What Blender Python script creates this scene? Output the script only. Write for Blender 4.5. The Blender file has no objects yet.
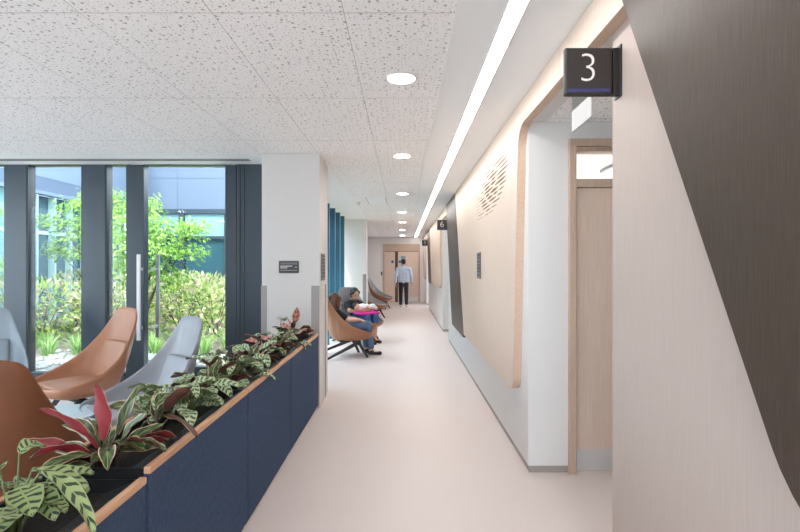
import bpy, bmesh, math, random
from mathutils import Vector, Matrix
PI = math.pi
S = bpy.context.scene
COL = S.collection
F = 520.0; VX = 403.0; VY = 266.0; EYE = 1.45
CEIL = 2.60
WALL = 0.88; PAN = 0.82; PER = 7.85

# ------------------------------------------------------------------ materials
def srgb(r, g, b):
    f = lambda c: (c/255/12.92) if c/255 <= 0.04045 else ((c/255+0.055)/1.055)**2.4
    return (f(r), f(g), f(b), 1)

def newmat(name):
    m = bpy.data.materials.new(name); m.use_nodes = True
    nt = m.node_tree
    return m, nt, nt.nodes['Principled BSDF']

def mat(name, col, rough=0.5, metal=0.0, noise=0.0, scale=40, bump=0.0, stretch=(1, 1, 1), spec=0.5):
    m, nt, b = newmat(name)
    b.inputs['Base Color'].default_value = col
    b.inputs['Roughness'].default_value = rough
    b.inputs['Metallic'].default_value = metal
    b.inputs['Specular IOR Level'].default_value = spec
    if noise or bump:
        tc = nt.nodes.new('ShaderNodeTexCoord'); mp = nt.nodes.new('ShaderNodeMapping')
        mp.inputs['Scale'].default_value = stretch
        nz = nt.nodes.new('ShaderNodeTexNoise'); nz.inputs['Scale'].default_value = scale
        nz.inputs['Detail'].default_value = 3
        nt.links.new(tc.outputs['Object'], mp.inputs['Vector'])
        nt.links.new(mp.outputs['Vector'], nz.inputs['Vector'])
        if noise:
            r = nt.nodes.new('ShaderNodeValToRGB')
            r.color_ramp.elements[0].position = 0.3; r.color_ramp.elements[1].position = 0.7
            r.color_ramp.elements[0].color = tuple(c*(1-noise) for c in col[:3])+(1,)
            r.color_ramp.elements[1].color = tuple(min(1, c*(1+noise)) for c in col[:3])+(1,)
            nt.links.new(nz.outputs['Fac'], r.inputs['Fac'])
            nt.links.new(r.outputs['Color'], b.inputs['Base Color'])
        if bump:
            bp = nt.nodes.new('ShaderNodeBump'); bp.inputs['Strength'].default_value = bump
            bp.inputs['Distance'].default_value = 0.004
            nt.links.new(nz.outputs['Fac'], bp.inputs['Height'])
            nt.links.new(bp.outputs['Normal'], b.inputs['Normal'])
    return m

def emis(name, col, st):
    m, nt, b = newmat(name)
    b.inputs['Base Color'].default_value = (1, 1, 1, 1)
    b.inputs['Emission Color'].default_value = col
    b.inputs['Emission Strength'].default_value = st
    return m

def glassmat(name, tint, refl=0.9):
    m = bpy.data.materials.new(name); m.use_nodes = True
    nt = m.node_tree; nt.nodes.clear()
    o = nt.nodes.new('ShaderNodeOutputMaterial'); mx = nt.nodes.new('ShaderNodeMixShader')
    t = nt.nodes.new('ShaderNodeBsdfTransparent'); g = nt.nodes.new('ShaderNodeBsdfGlossy')
    lw = nt.nodes.new('ShaderNodeLayerWeight'); pw = nt.nodes.new('ShaderNodeMath'); pw.operation = 'POWER'; pw.inputs[1].default_value = 5
    fr = nt.nodes.new('ShaderNodeMath'); fr.operation = 'MULTIPLY_ADD'; fr.inputs[1].default_value = .6; fr.inputs[2].default_value = .015
    nt.links.new(lw.outputs['Facing'], pw.inputs[0]); nt.links.new(pw.outputs[0], fr.inputs[0])
    t.inputs['Color'].default_value = tint
    g.inputs['Roughness'].default_value = 0.02; g.inputs['Color'].default_value = (refl, refl, refl, 1)
    nt.links.new(fr.outputs[0], mx.inputs[0]); nt.links.new(t.outputs[0], mx.inputs[1])
    nt.links.new(g.outputs[0], mx.inputs[2]); nt.links.new(mx.outputs[0], o.inputs['Surface'])
    return m

def ceilmat():
    m, nt, b = newmat('perforated tile')
    N = nt.nodes.new; L = nt.links.new
    tc = N('ShaderNodeTexCoord')
    def holes(scale, rmax, seed):
        mp = N('ShaderNodeMapping'); mp.inputs['Location'].default_value = (seed, seed*.7, 0)
        L(tc.outputs['Object'], mp.inputs['Vector'])
        v = N('ShaderNodeTexVoronoi'); v.voronoi_dimensions = '2D'; v.inputs['Scale'].default_value = scale
        v.inputs['Randomness'].default_value = 0.9
        L(mp.outputs['Vector'], v.inputs['Vector'])
        sp = N('ShaderNodeSeparateColor'); L(v.outputs['Color'], sp.inputs['Color'])
        r = N('ShaderNodeMath'); r.operation = 'MULTIPLY'; r.inputs[1].default_value = rmax
        L(sp.outputs[0], r.inputs[0])
        c = N('ShaderNodeMath'); c.operation = 'LESS_THAN'
        L(v.outputs['Distance'], c.inputs[0]); L(r.outputs[0], c.inputs[1])
        return c.outputs[0]
    a = holes(24, 0.2, 3.1); c = holes(50, 0.2, 9.7)
    mxm = N('ShaderNodeMath'); mxm.operation = 'MAXIMUM'; L(a, mxm.inputs[0]); L(c, mxm.inputs[1])
    sx = N('ShaderNodeSeparateXYZ'); L(tc.outputs['Object'], sx.inputs[0])
    def joint(sock, off, per, w):
        ad = N('ShaderNodeMath'); ad.operation = 'ADD'; ad.inputs[1].default_value = off+per*100; L(sock, ad.inputs[0])
        mo = N('ShaderNodeMath'); mo.operation = 'MODULO'; mo.inputs[1].default_value = per; L(ad.outputs[0], mo.inputs[0])
        lt = N('ShaderNodeMath'); lt.operation = 'LESS_THAN'; lt.inputs[1].default_value = w; L(mo.outputs[0], lt.inputs[0])
        return lt.outputs[0]
    jx = joint(sx.outputs[0], 0.27, 0.6, 0.0035); jy = joint(sx.outputs[1], -2.36, 1.2, 0.005)
    jm = N('ShaderNodeMath'); jm.operation = 'MAXIMUM'; L(jx, jm.inputs[0]); L(jy, jm.inputs[1])
    m1 = N('ShaderNodeMix'); m1.data_type = 'RGBA'
    m1.inputs['A'].default_value = srgb(247, 246, 246); m1.inputs['B'].default_value = srgb(178, 175, 174)
    L(mxm.outputs[0], m1.inputs['Factor'])
    m2 = N('ShaderNodeMix'); m2.data_type = 'RGBA'; m2.inputs['B'].default_value = srgb(185, 183, 182)
    L(jm.outputs[0], m2.inputs['Factor']); L(m1.outputs['Result'], m2.inputs['A'])
    L(m2.outputs['Result'], b.inputs['Base Color'])
    b.inputs['Roughness'].default_value = 0.9; b.inputs['Specular IOR Level'].default_value = 0.1
    return m

def woodmat(name, c1, c2, scale=6, rough=0.5, axis=2, spec=0.3):
    m, nt, b = newmat(name)
    N = nt.nodes.new; L = nt.links.new
    tc = N('ShaderNodeTexCoord'); mp = N('ShaderNodeMapping')
    st = [28, 28, 28]; st[axis] = 0.9
    mp.inputs['Scale'].default_value = st
    nz = N('ShaderNodeTexNoise'); nz.inputs['Scale'].default_value = scale; nz.inputs['Detail'].default_value = 4
    nz.inputs['Roughness'].default_value = 0.6
    L(tc.outputs['Object'], mp.inputs[0]); L(mp.outputs[0], nz.inputs['Vector'])
    r = N('ShaderNodeValToRGB')
    r.color_ramp.elements[0].position = 0.35; r.color_ramp.elements[0].color = c1
    r.color_ramp.elements[1].position = 0.65; r.color_ramp.elements[1].color = c2
    L(nz.outputs['Fac'], r.inputs[0]); L(r.outputs[0], b.inputs['Base Color'])
    b.inputs['Roughness'].default_value = rough; b.inputs['Specular IOR Level'].default_value = spec
    return m

def leafmat(name, pale, dark, stripes=9.0, chev=2.2, duty=0.1, edge=None, mid=None, rough=0.4):
    """top of a patterned leaf: chevron bars from the midrib, in the leaf's own UV"""
    m, nt, b = newmat(name)
    N = nt.nodes.new; L = nt.links.new
    uv = N('ShaderNodeUVMap'); uv.uv_map = 'leaf'
    sp = N('ShaderNodeSeparateXYZ'); L(uv.outputs[0], sp.inputs[0])
    au = N('ShaderNodeMath'); au.operation = 'ABSOLUTE'; L(sp.outputs[0], au.inputs[0])
    k = N('ShaderNodeMath'); k.operation = 'MULTIPLY'; k.inputs[1].default_value = -chev; L(au.outputs[0], k.inputs[0])
    vs = N('ShaderNodeMath'); vs.operation = 'MULTIPLY_ADD'; vs.inputs[1].default_value = stripes*2*PI/2
    L(sp.outputs[1], vs.inputs[0]); L(k.outputs[0], vs.inputs[2])
    nz = N('ShaderNodeTexNoise'); nz.inputs['Scale'].default_value = 4; L(uv.outputs[0], nz.inputs['Vector'])
    ad = N('ShaderNodeMath'); ad.operation = 'MULTIPLY_ADD'; ad.inputs[1].default_value = 1.0
    L(nz.outputs['Fac'], ad.inputs[0]); L(vs.outputs[0], ad.inputs[2])
    sn = N('ShaderNodeMath'); sn.operation = 'SINE'; L(ad.outputs[0], sn.inputs[0])
    r = N('ShaderNodeValToRGB')
    r.color_ramp.elements[0].position = 0.42; r.color_ramp.elements[0].color = pale
    r.color_ramp.elements[1].position = 0.58; r.color_ramp.elements[1].color = dark
    mr = N('ShaderNodeMapRange'); mr.inputs[1].default_value = -1; mr.inputs[2].default_value = 1
    sb = N('ShaderNodeMath'); sb.operation = 'ADD'; sb.inputs[1].default_value = duty; L(sn.outputs[0], sb.inputs[0])
    L(sb.outputs[0], mr.inputs[0]); L(mr.outputs[0], r.inputs[0])
    out = r.outputs[0]
    def over(out, lo, op, colr):
        c = N('ShaderNodeMath'); c.operation = op; c.inputs[1].default_value = lo; L(au.outputs[0], c.inputs[0])
        mx = N('ShaderNodeMix'); mx.data_type = 'RGBA'; mx.inputs['B'].default_value = colr
        L(c.outputs[0], mx.inputs['Factor']); L(out, mx.inputs['A'])
        return mx.outputs['Result']
    out = over(out, 0.86, 'GREATER_THAN', edge or pale)
    out = over(out, 0.07, 'LESS_THAN', mid or pale)
    L(out, b.inputs['Base Color'])
    b.inputs['Roughness'].default_value = rough
    return m

def foliagemat(name, cols, trans=0.35):
    m = bpy.data.materials.new(name); m.use_nodes = True
    nt = m.node_tree; nt.nodes.clear()
    N = nt.nodes.new; L = nt.links.new
    o = N('ShaderNodeOutputMaterial'); mx = N('ShaderNodeMixShader'); mx.inputs[0].default_value = trans
    d = N('ShaderNodeBsdfDiffuse'); t = N('ShaderNodeBsdfTranslucent')
    g = N('ShaderNodeNewGeometry'); r = N('ShaderNodeValToRGB')
    els = r.color_ramp.elements
    while len(els) < len(cols): els.new(0.5)
    for i, c in enumerate(cols):
        els[i].position = i/(len(cols)-1); els[i].color = c
    L(g.outputs['Random Per Island'], r.inputs[0])
    L(r.outputs[0], d.inputs[0]); L(r.outputs[0], t.inputs[0])
    L(d.outputs[0], mx.inputs[1]); L(t.outputs[0], mx.inputs[2]); L(mx.outputs[0], o.inputs[0])
    return m

M = {}
M['wall'] = mat('white wall paint', srgb(226, 224, 222), 0.6, spec=0.25)
M['column'] = mat('column paint', srgb(206, 203, 201), 0.6, spec=0.25)
M['plaster'] = mat('smooth plaster', srgb(243, 245, 246), 0.75, spec=0.2)
M['ceil'] = ceilmat()
M['floor'] = mat('speckled vinyl', srgb(220, 207, 202), 0.42, noise=0.055, scale=170, spec=0.4)
M['skirt'] = mat('skirting', srgb(165, 156, 148), 0.5)
M['oak'] = woodmat('pale oak', srgb(219, 198, 181), srgb(226, 207, 191), 3)
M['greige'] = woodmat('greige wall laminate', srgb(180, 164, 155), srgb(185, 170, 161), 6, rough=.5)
M['oakedge'] = woodmat('oak edge', srgb(202, 172, 150), srgb(214, 187, 166), 4, axis=1)
M['oakdoor'] = woodmat('oak veneer door', srgb(210, 188, 171), srgb(221, 200, 184), 4)
M['oakframe'] = woodmat('oak frame', srgb(186, 162, 144), srgb(199, 176, 158), 4)
M['dark'] = woodmat('dark oak veneer', srgb(62, 50, 43), srgb(77, 64, 55), 9, rough=0.42, spec=0.28)
M['slot'] = mat('slot recess', srgb(122, 90, 62), 0.8)
M['steel'] = mat('brushed steel', srgb(212, 210, 210), 0.45, metal=0.35, noise=0.05, scale=20, stretch=(1, 1, 20))
M['sign'] = mat('dark sign face', srgb(44, 37, 35), 0.45)
M['signtext'] = mat('sign lettering', srgb(226, 217, 211), 0.5)
M['signblue'] = mat('blue bar', srgb(52, 52, 110), 0.5)
M['plaque'] = mat('charcoal plaque', srgb(44, 46, 50), 0.4)
M['plaquegrey'] = mat('grey plaque', srgb(105, 106, 108), 0.4)
M['guard'] = mat('grey corner guard', srgb(152, 147, 145), 0.5)
M['frame'] = mat('slate aluminium', srgb(42, 57, 68), 0.35, spec=0.6)
M['frame2'] = mat('dark gasket', srgb(24, 30, 36), 0.4)
M['teal'] = mat('teal fin', srgb(28, 78, 98), 0.45)
M['tealpale'] = mat('pale teal edge', srgb(84, 140, 160), 0.4)
M['glass'] = glassmat('clear glazing', (0.93, 0.97, 0.97, 1))
M['glassdark'] = mat('far window glass', srgb(44, 78, 90), 0.08, spec=0.8)
M['acrylic'] = glassmat('acrylic', (0.8, 0.87, 0.87, 1))
M['white'] = mat('white plastic', srgb(222, 220, 218), 0.45)
M['lamp'] = emis('downlight glow', (1.0, 0.97, 0.95, 1), 34)
M['strip'] = emis('strip diffuser', (1.0, 0.97, 0.95, 1), 13)
M['navy'] = mat('blue acoustic felt', srgb(64, 79, 103), 0.95, noise=0.3, scale=22, bump=0.35, stretch=(1, 9, 1.6), spec=0.1)
M['trough'] = mat('black liner', srgb(34, 36, 38), 0.32)
M['soil'] = mat('potting soil', srgb(26, 21, 19), 0.95, noise=0.4, scale=60, bump=1)
M['rim'] = woodmat('ply rim', srgb(196, 150, 118), srgb(214, 172, 140), 3, axis=1)
M['tan'] = mat('tan leather', srgb(172, 120, 90), 0.42, noise=0.05, scale=8, spec=0.4)
M['brown'] = mat('brown leather', srgb(122, 74, 48), 0.5, noise=0.05, scale=8, spec=0.3)
M['shellbrown'] = mat('brown shell', srgb(158, 108, 78), 0.4, spec=0.4)
M['grey'] = mat('grey leather', srgb(150, 152, 158), 0.42, noise=0.04, scale=8, spec=0.4)
M['bluegrey'] = mat('blue grey leather', srgb(148, 160, 170), 0.42, noise=0.04, scale=8, spec=0.4)
M['leg'] = mat('charcoal leg', srgb(46, 48, 52), 0.45)
M['table'] = mat('pale table top', srgb(190, 205, 212), 0.35)
M['skin'] = mat('skin', srgb(205, 152, 122), 0.55)
M['skin2'] = mat('fair skin', srgb(224, 178, 152), 0.55)
M['hairb'] = mat('brown hair', srgb(92, 58, 40), 0.5, noise=0.35, scale=20, stretch=(4, 4, .6))
M['hairk'] = mat('black hair', srgb(34, 28, 28), 0.5)
M['black'] = mat('black cloth', srgb(34, 34, 40), 0.9)
M['denim'] = mat('blue denim', srgb(92, 112, 142), 0.9, noise=0.1, scale=60)
M['denim2'] = mat('deep blue denim', srgb(66, 88, 136), 0.9, noise=0.1, scale=60)
M['shirt'] = mat('light blue shirt', srgb(190, 206, 222), 0.85)
M['trousers'] = mat('dark trousers', srgb(46, 50, 62), 0.9)
M['shoe'] = mat('dark shoe', srgb(38, 34, 34), 0.6)
M['shoew'] = mat('pale shoe', srgb(205, 202, 200), 0.6)
M['pink'] = mat('magenta cloth', srgb(206, 34, 140), 0.85)
M['babyw'] = mat('white cotton', srgb(240, 238, 236), 0.9)
M['eye'] = mat('eye', srgb(30, 20, 18), 0.3)
M['lip'] = mat('lip', srgb(170, 92, 86), 0.5)
# plants indoors
M['zebra'] = leafmat('zebra leaf', srgb(150, 167, 112), srgb(44, 62, 38), 13, 4.5, -0.25)
M['feather'] = leafmat('feathered leaf', srgb(176, 192, 150), srgb(58, 84, 52), 11, 4.2, -0.1)
M['lance'] = leafmat('lance leaf', srgb(82, 108, 58), srgb(42, 66, 34), 6, 6.0, 0.2, edge=srgb(214, 190, 158), mid=srgb(150, 160, 96))
M['pinkleaf'] = leafmat('pink leaf', srgb(206, 142, 132), srgb(160, 92, 88), 7, 4.0, 0.0, edge=srgb(206, 190, 150), mid=srgb(232, 170, 150))
M['maroon'] = mat('crimson underside', srgb(146, 44, 54), 0.4)
M['dullunder'] = mat('brown underside', srgb(92, 56, 48), 0.5)
M['greenunder'] = mat('pale underside', srgb(140, 152, 104), 0.5)
M['petiole'] = mat('petiole', srgb(92, 62, 48), 0.5)
M['petgreen'] = mat('green petiole', srgb(100, 112, 64), 0.5)
# garden
M['gravel'] = mat('gravel', srgb(128, 128, 124), 0.95, noise=0.3, scale=26, bump=1)
M['earth'] = mat('bark mulch', srgb(112, 104, 92), 0.95, noise=0.4, scale=14, bump=1)
M['stone'] = mat('pebble', srgb(164, 164, 160), 0.9, noise=0.2, scale=9)
M['bouncepaving'] = mat('pale concrete', srgb(222, 218, 212), 0.9, noise=.05, scale=3)  # for unseen ground kept pale so it bounces sunlight indoors
M['paver'] = mat('slate paver', srgb(122, 138, 150), 0.8)
M['panel'] = mat('blue grey cladding', srgb(92, 105, 124), 0.5)
M['panelpale'] = mat('pale cladding', srgb(116, 130, 147), 0.5)
M['joint'] = mat('cladding joint', srgb(84, 100, 116), 0.6)
M['blind'] = mat('roller blind', srgb(116, 154, 158), 0.8)
M['fin'] = mat('pale fin', srgb(168, 200, 198), 0.6)
M['bush'] = foliagemat('shrub leaves', [srgb(70, 110, 40), srgb(140, 178, 66), srgb(190, 208, 110), srgb(222, 196, 160)])
M['bush2'] = foliagemat('pale shrub leaves', [srgb(98, 138, 66), srgb(158, 184, 108), srgb(206, 186, 160), srgb(216, 218, 172)])
M['maple'] = foliagemat('maple leaves', [srgb(92, 138, 62), srgb(142, 182, 88), srgb(188, 212, 132)], 0.45)
M['blade'] = foliagemat('grass blades', [srgb(90, 140, 70), srgb(150, 190, 110), srgb(206, 222, 170)])
M['bark'] = mat('bark', srgb(96, 82, 70), 0.9, noise=0.3, scale=14)

# ------------------------------------------------------------------ mesh builder
class MB:
    def __init__(s): s.bm = bmesh.new()
    def box(s, x0, x1, y0, y1, z0, z1, mi=0):
        v = [s.bm.verts.new(p) for p in ((x0,y0,z0),(x1,y0,z0),(x1,y1,z0),(x0,y1,z0),(x0,y0,z1),(x1,y0,z1),(x1,y1,z1),(x0,y1,z1))]
        for f in ((0,3,2,1),(4,5,6,7),(0,1,5,4),(1,2,6,5),(2,3,7,6),(3,0,4,7)):
            s.bm.faces.new([v[i] for i in f]).material_index = mi
        return s
    def obox(s, c, sx, sy, sz, rot=None, mi=0):
        R = rot if rot else Matrix.Identity(3)
        v = [s.bm.verts.new(Vector(c)+R@Vector((a*sx/2, b*sy/2, d*sz/2))) for a,b,d in ((-1,-1,-1),(1,-1,-1),(1,1,-1),(-1,1,-1),(-1,-1,1),(1,-1,1),(1,1,1),(-1,1,1))]
        for f in ((0,3,2,1),(4,5,6,7),(0,1,5,4),(1,2,6,5),(2,3,7,6),(3,0,4,7)):
            s.bm.faces.new([v[i] for i in f]).material_index = mi
        return s
    def bar(s, p, q, w, h, mi=0, w2=None, h2=None):
        p, q = Vector(p), Vector(q); d = (q-p).normalized()
        up = Vector((0,0,1)) if abs(d.z) < 0.95 else Vector((1,0,0))
        a = d.cross(up).normalized(); b = a.cross(d)
        w2 = w2 or w; h2 = h2 or h
        v = [s.bm.verts.new(p+a*i*w/2+b*j*h/2) for i,j in ((-1,-1),(1,-1),(1,1),(-1,1))] + [s.bm.verts.new(q+a*i*w2/2+b*j*h2/2) for i,j in ((-1,-1),(1,-1),(1,1),(-1,1))]
        for f in ((0,3,2,1),(4,5,6,7),(0,1,5,4),(1,2,6,5),(2,3,7,6),(3,0,4,7)):
            s.bm.faces.new([v[i] for i in f]).material_index = mi
        return s
    def prism(s, poly, axis, a, b, mi=0, mside=None):
        """poly: list of 2D points; axis 'x' -> (y,z), 'y' -> (x,z), 'z' -> (x,y)"""
        def P(p, t):
            return {'x': (t, p[0], p[1]), 'y': (p[0], t, p[1]), 'z': (p[0], p[1], t)}[axis]
        A = [s.bm.verts.new(P(p, a)) for p in poly]; B = [s.bm.verts.new(P(p, b)) for p in poly]
        f1 = s.bm.faces.new(A); f2 = s.bm.faces.new(B[::-1])
        f1.material_index = mi; f2.material_index = mi
        n = len(poly)
        for i in range(n):
            f = s.bm.faces.new((A[i], B[i], B[(i+1) % n], A[(i+1) % n])); f.material_index = mi if mside is None else mside
        return s
    def tube(s, pts, r, n=8, mi=0, r2=None):
        pts = [Vector(p) for p in pts]; rings = []
        for i, p in enumerate(pts):
            d = (pts[min(i+1, len(pts)-1)]-pts[max(i-1, 0)]).normalized()
            up = Vector((0,0,1)) if abs(d.z) < 0.9 else Vector((1,0,0))
            a = d.cross(up).normalized(); b = a.cross(d)
            rr = r if r2 is None else r+(r2-r)*i/(len(pts)-1)
            rings.append([s.bm.verts.new(p+(a*math.cos(2*PI*k/n)+b*math.sin(2*PI*k/n))*rr) for k in range(n)])
        for i in range(len(rings)-1):
            for k in range(n):
                f = s.bm.faces.new((rings[i][k], rings[i][(k+1)%n], rings[i+1][(k+1)%n], rings[i+1][k])); f.material_index = mi; f.smooth = True
        for R, rev in ((rings[0], 1), (rings[-1], 0)):
            f = s.bm.faces.new(R[::-1] if rev else R); f.material_index = mi
        return s
    def lathe(s, prof, c, n=32, mi=0):
        rings = [[s.bm.verts.new((c[0]+r*math.cos(2*PI*k/n), c[1]+r*math.sin(2*PI*k/n), c[2]+z)) for k in range(n)] for r, z in prof]
        for i in range(len(rings)-1):
            for k in range(n):
                f = s.bm.faces.new((rings[i][k], rings[i][(k+1)%n], rings[i+1][(k+1)%n], rings[i+1][k])); f.material_index = mi
        s.bm.faces.new(rings[0][::-1]).material_index = mi; s.bm.faces.new(rings[-1]).material_index = mi
        return s
    def ball(s, c, rx, ry=None, rz=None, rot=None, u=14, v=10):
        ry = ry or rx; rz = rz or rx
        R = (rot or Matrix.Identity(3)).to_4x4()
        bmesh.ops.create_uvsphere(s.bm, u_segments=u, v_segments=v, radius=1, matrix=Matrix.Translation(c)@R@Matrix.Diagonal((rx,ry,rz,1)))
        return s
    def caps(s, p, q, r1, r2):
        """tapered capsule"""
        p, q = Vector(p), Vector(q); d = q-p; n = 14
        if d.length < 1e-5: return s.ball(p, r1)
        dz = d.normalized(); up = Vector((0,0,1)) if abs(dz.z) < 0.9 else Vector((1,0,0))
        a = dz.cross(up).normalized(); b = a.cross(dz)
        rings = []
        for i in range(1, 6):
            t = -PI/2+PI/2*i/5; rings.append((p+dz*r1*math.sin(t), r1*math.cos(t)))
        for i in range(0, 5):
            t = PI/2*i/5; rings.append((q+dz*r2*math.sin(t), r2*math.cos(t)))
        vs = [[s.bm.verts.new(c+(a*math.cos(2*PI*k/n)+b*math.sin(2*PI*k/n))*r) for k in range(n)] for c, r in rings]
        for i in range(len(vs)-1):
            for k in range(n): s.bm.faces.new((vs[i][k], vs[i][(k+1)%n], vs[i+1][(k+1)%n], vs[i+1][k]))
        t0 = s.bm.verts.new(p-dz*r1); t1 = s.bm.verts.new(q+dz*r2)
        for k in range(n):
            s.bm.faces.new((t0, vs[0][(k+1)%n], vs[0][k])); s.bm.faces.new((t1, vs[-1][k], vs[-1][(k+1)%n]))
        return s
    def chain(s, pts, rs):
        for i in range(len(pts)-1): s.caps(pts[i], pts[i+1], rs[i], rs[i+1])
        return s
    def build(s, name, mats, parent=None, smooth=False, bevel=0, subsurf=0, remesh=0, fixn=True):
        if fixn: bmesh.ops.recalc_face_normals(s.bm, faces=s.bm.faces)
        me = bpy.data.meshes.new(name); s.bm.to_mesh(me); s.bm.free()
        for m_ in (mats if isinstance(mats, (list, tuple)) else [mats]): me.materials.append(m_)
        o = bpy.data.objects.new(name, me); COL.objects.link(o)
        if remesh:
            m_ = o.modifiers.new('r', 'REMESH'); m_.mode = 'VOXEL'; m_.voxel_size = remesh; m_.use_smooth_shade = True
            k = o.modifiers.new('s', 'SMOOTH'); k.factor = 0.5; k.iterations = 3
            bake(o)
        if bevel:
            m_ = o.modifiers.new('b', 'BEVEL'); m_.width = bevel; m_.segments = 2; m_.limit_method = 'ANGLE'; bake(o)
        if subsurf:
            m_ = o.modifiers.new('u', 'SUBSURF'); m_.levels = subsurf; m_.render_levels = subsurf; bake(o)
        if smooth or subsurf or remesh:
            for p in o.data.polygons: p.use_smooth = True
        if parent: o.parent = parent
        return o

def bake(o):
    dg = bpy.context.evaluated_depsgraph_get()
    ev = o.evaluated_get(dg)
    me = bpy.data.meshes.new_from_object(ev)
    old = o.data
    if not me.materials:
        for m_ in old.materials: me.materials.append(m_)
    n = old.name
    o.modifiers.clear(); o.data = me; bpy.data.meshes.remove(old); me.name = n

def tag(o, label=None, cat=None, group=None, kind=None):
    if label: o['label'] = label
    if cat: o['category'] = cat
    if group: o['group'] = group
    if kind: o['kind'] = kind
    return o

def thing(name, label, cat, loc=(0,0,0), rz=0, group=None, kind=None):
    o = bpy.data.objects.new(name, None); COL.objects.link(o)
    o.empty_display_size = 0.1
    o.location = loc; o.rotation_euler = (0, 0, rz)
    return tag(o, label, cat, group, kind)

KIDS = {}
def dup(root, loc, rz, label, scale=None):
    def cp(o, par):
        c = o.copy(); COL.objects.link(c)
        if par: c.parent = par
        for ch in [k for k in ALL() if k.parent == o]: cp(ch, c)
        return c
    r = cp(root, None)
    r.location = loc; r.rotation_euler = (0, 0, rz); r['label'] = label
    if scale: r.scale = (scale,)*3 if not isinstance(scale, tuple) else scale
    return r
def ALL(): return list(COL.objects)

def struct(mb, name, m, label, cat, bevel=0):
    o = mb.build(name, m, bevel=bevel); return tag(o, label, cat, kind='structure')

def onwall(px, py, X):
    d = X*F/(px-VX); return d, EYE-(py-VY)*d/F
def atd(px, py, d): return (px-VX)*d/F, EYE-(py-VY)*d/F

# ------------------------------------------------------------------ room shell
BACK = -3.6; END = 20.8; LEFT = -7.0; WIN = 5.9; BAY = -1.475
fl = MB(); fl.prism([(LEFT-.2, BACK-.2), (3.2, BACK-.2), (3.2, END+.2), (BAY-.25, END+.2), (BAY-.25, WIN+.15), (LEFT-.2, WIN+.15)], 'z', -0.12, 0)
struct(fl, 'floor', M['floor'], 'pale pinkish speckled vinyl floor running down the corridor', 'floor')
c = MB(); c.box(LEFT-.2, 0.246, BACK-.2, 5.37, CEIL, CEIL+.2); c.box(-.865, .246, 5.37, END+.2, CEIL, CEIL+.2)
struct(c, 'ceiling', M['ceil'], 'white ceiling tiles with scattered round perforations', 'ceiling')
c = MB(); c.box(.249, 3.2, BACK-.2, END+.2, CEIL-.001, CEIL+.2); c.box(LEFT-.2, -.868, 5.372, WIN+.2, CEIL-.001, CEIL+.2); c.box(BAY-.25, -.868, WIN+.2, END+.2, CEIL-.001, CEIL+.2)
struct(c, 'ceiling.001', M['plaster'], 'smooth white plaster ceiling margin with the long strip light', 'ceiling')
c = MB(); c.box(.236, .256, BACK, END, CEIL-.006, CEIL-.0015)
struct(c, 'trim_1', M['plaster'], 'thin white trim between the perforated tiles and plain ceiling', 'trim')

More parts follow.
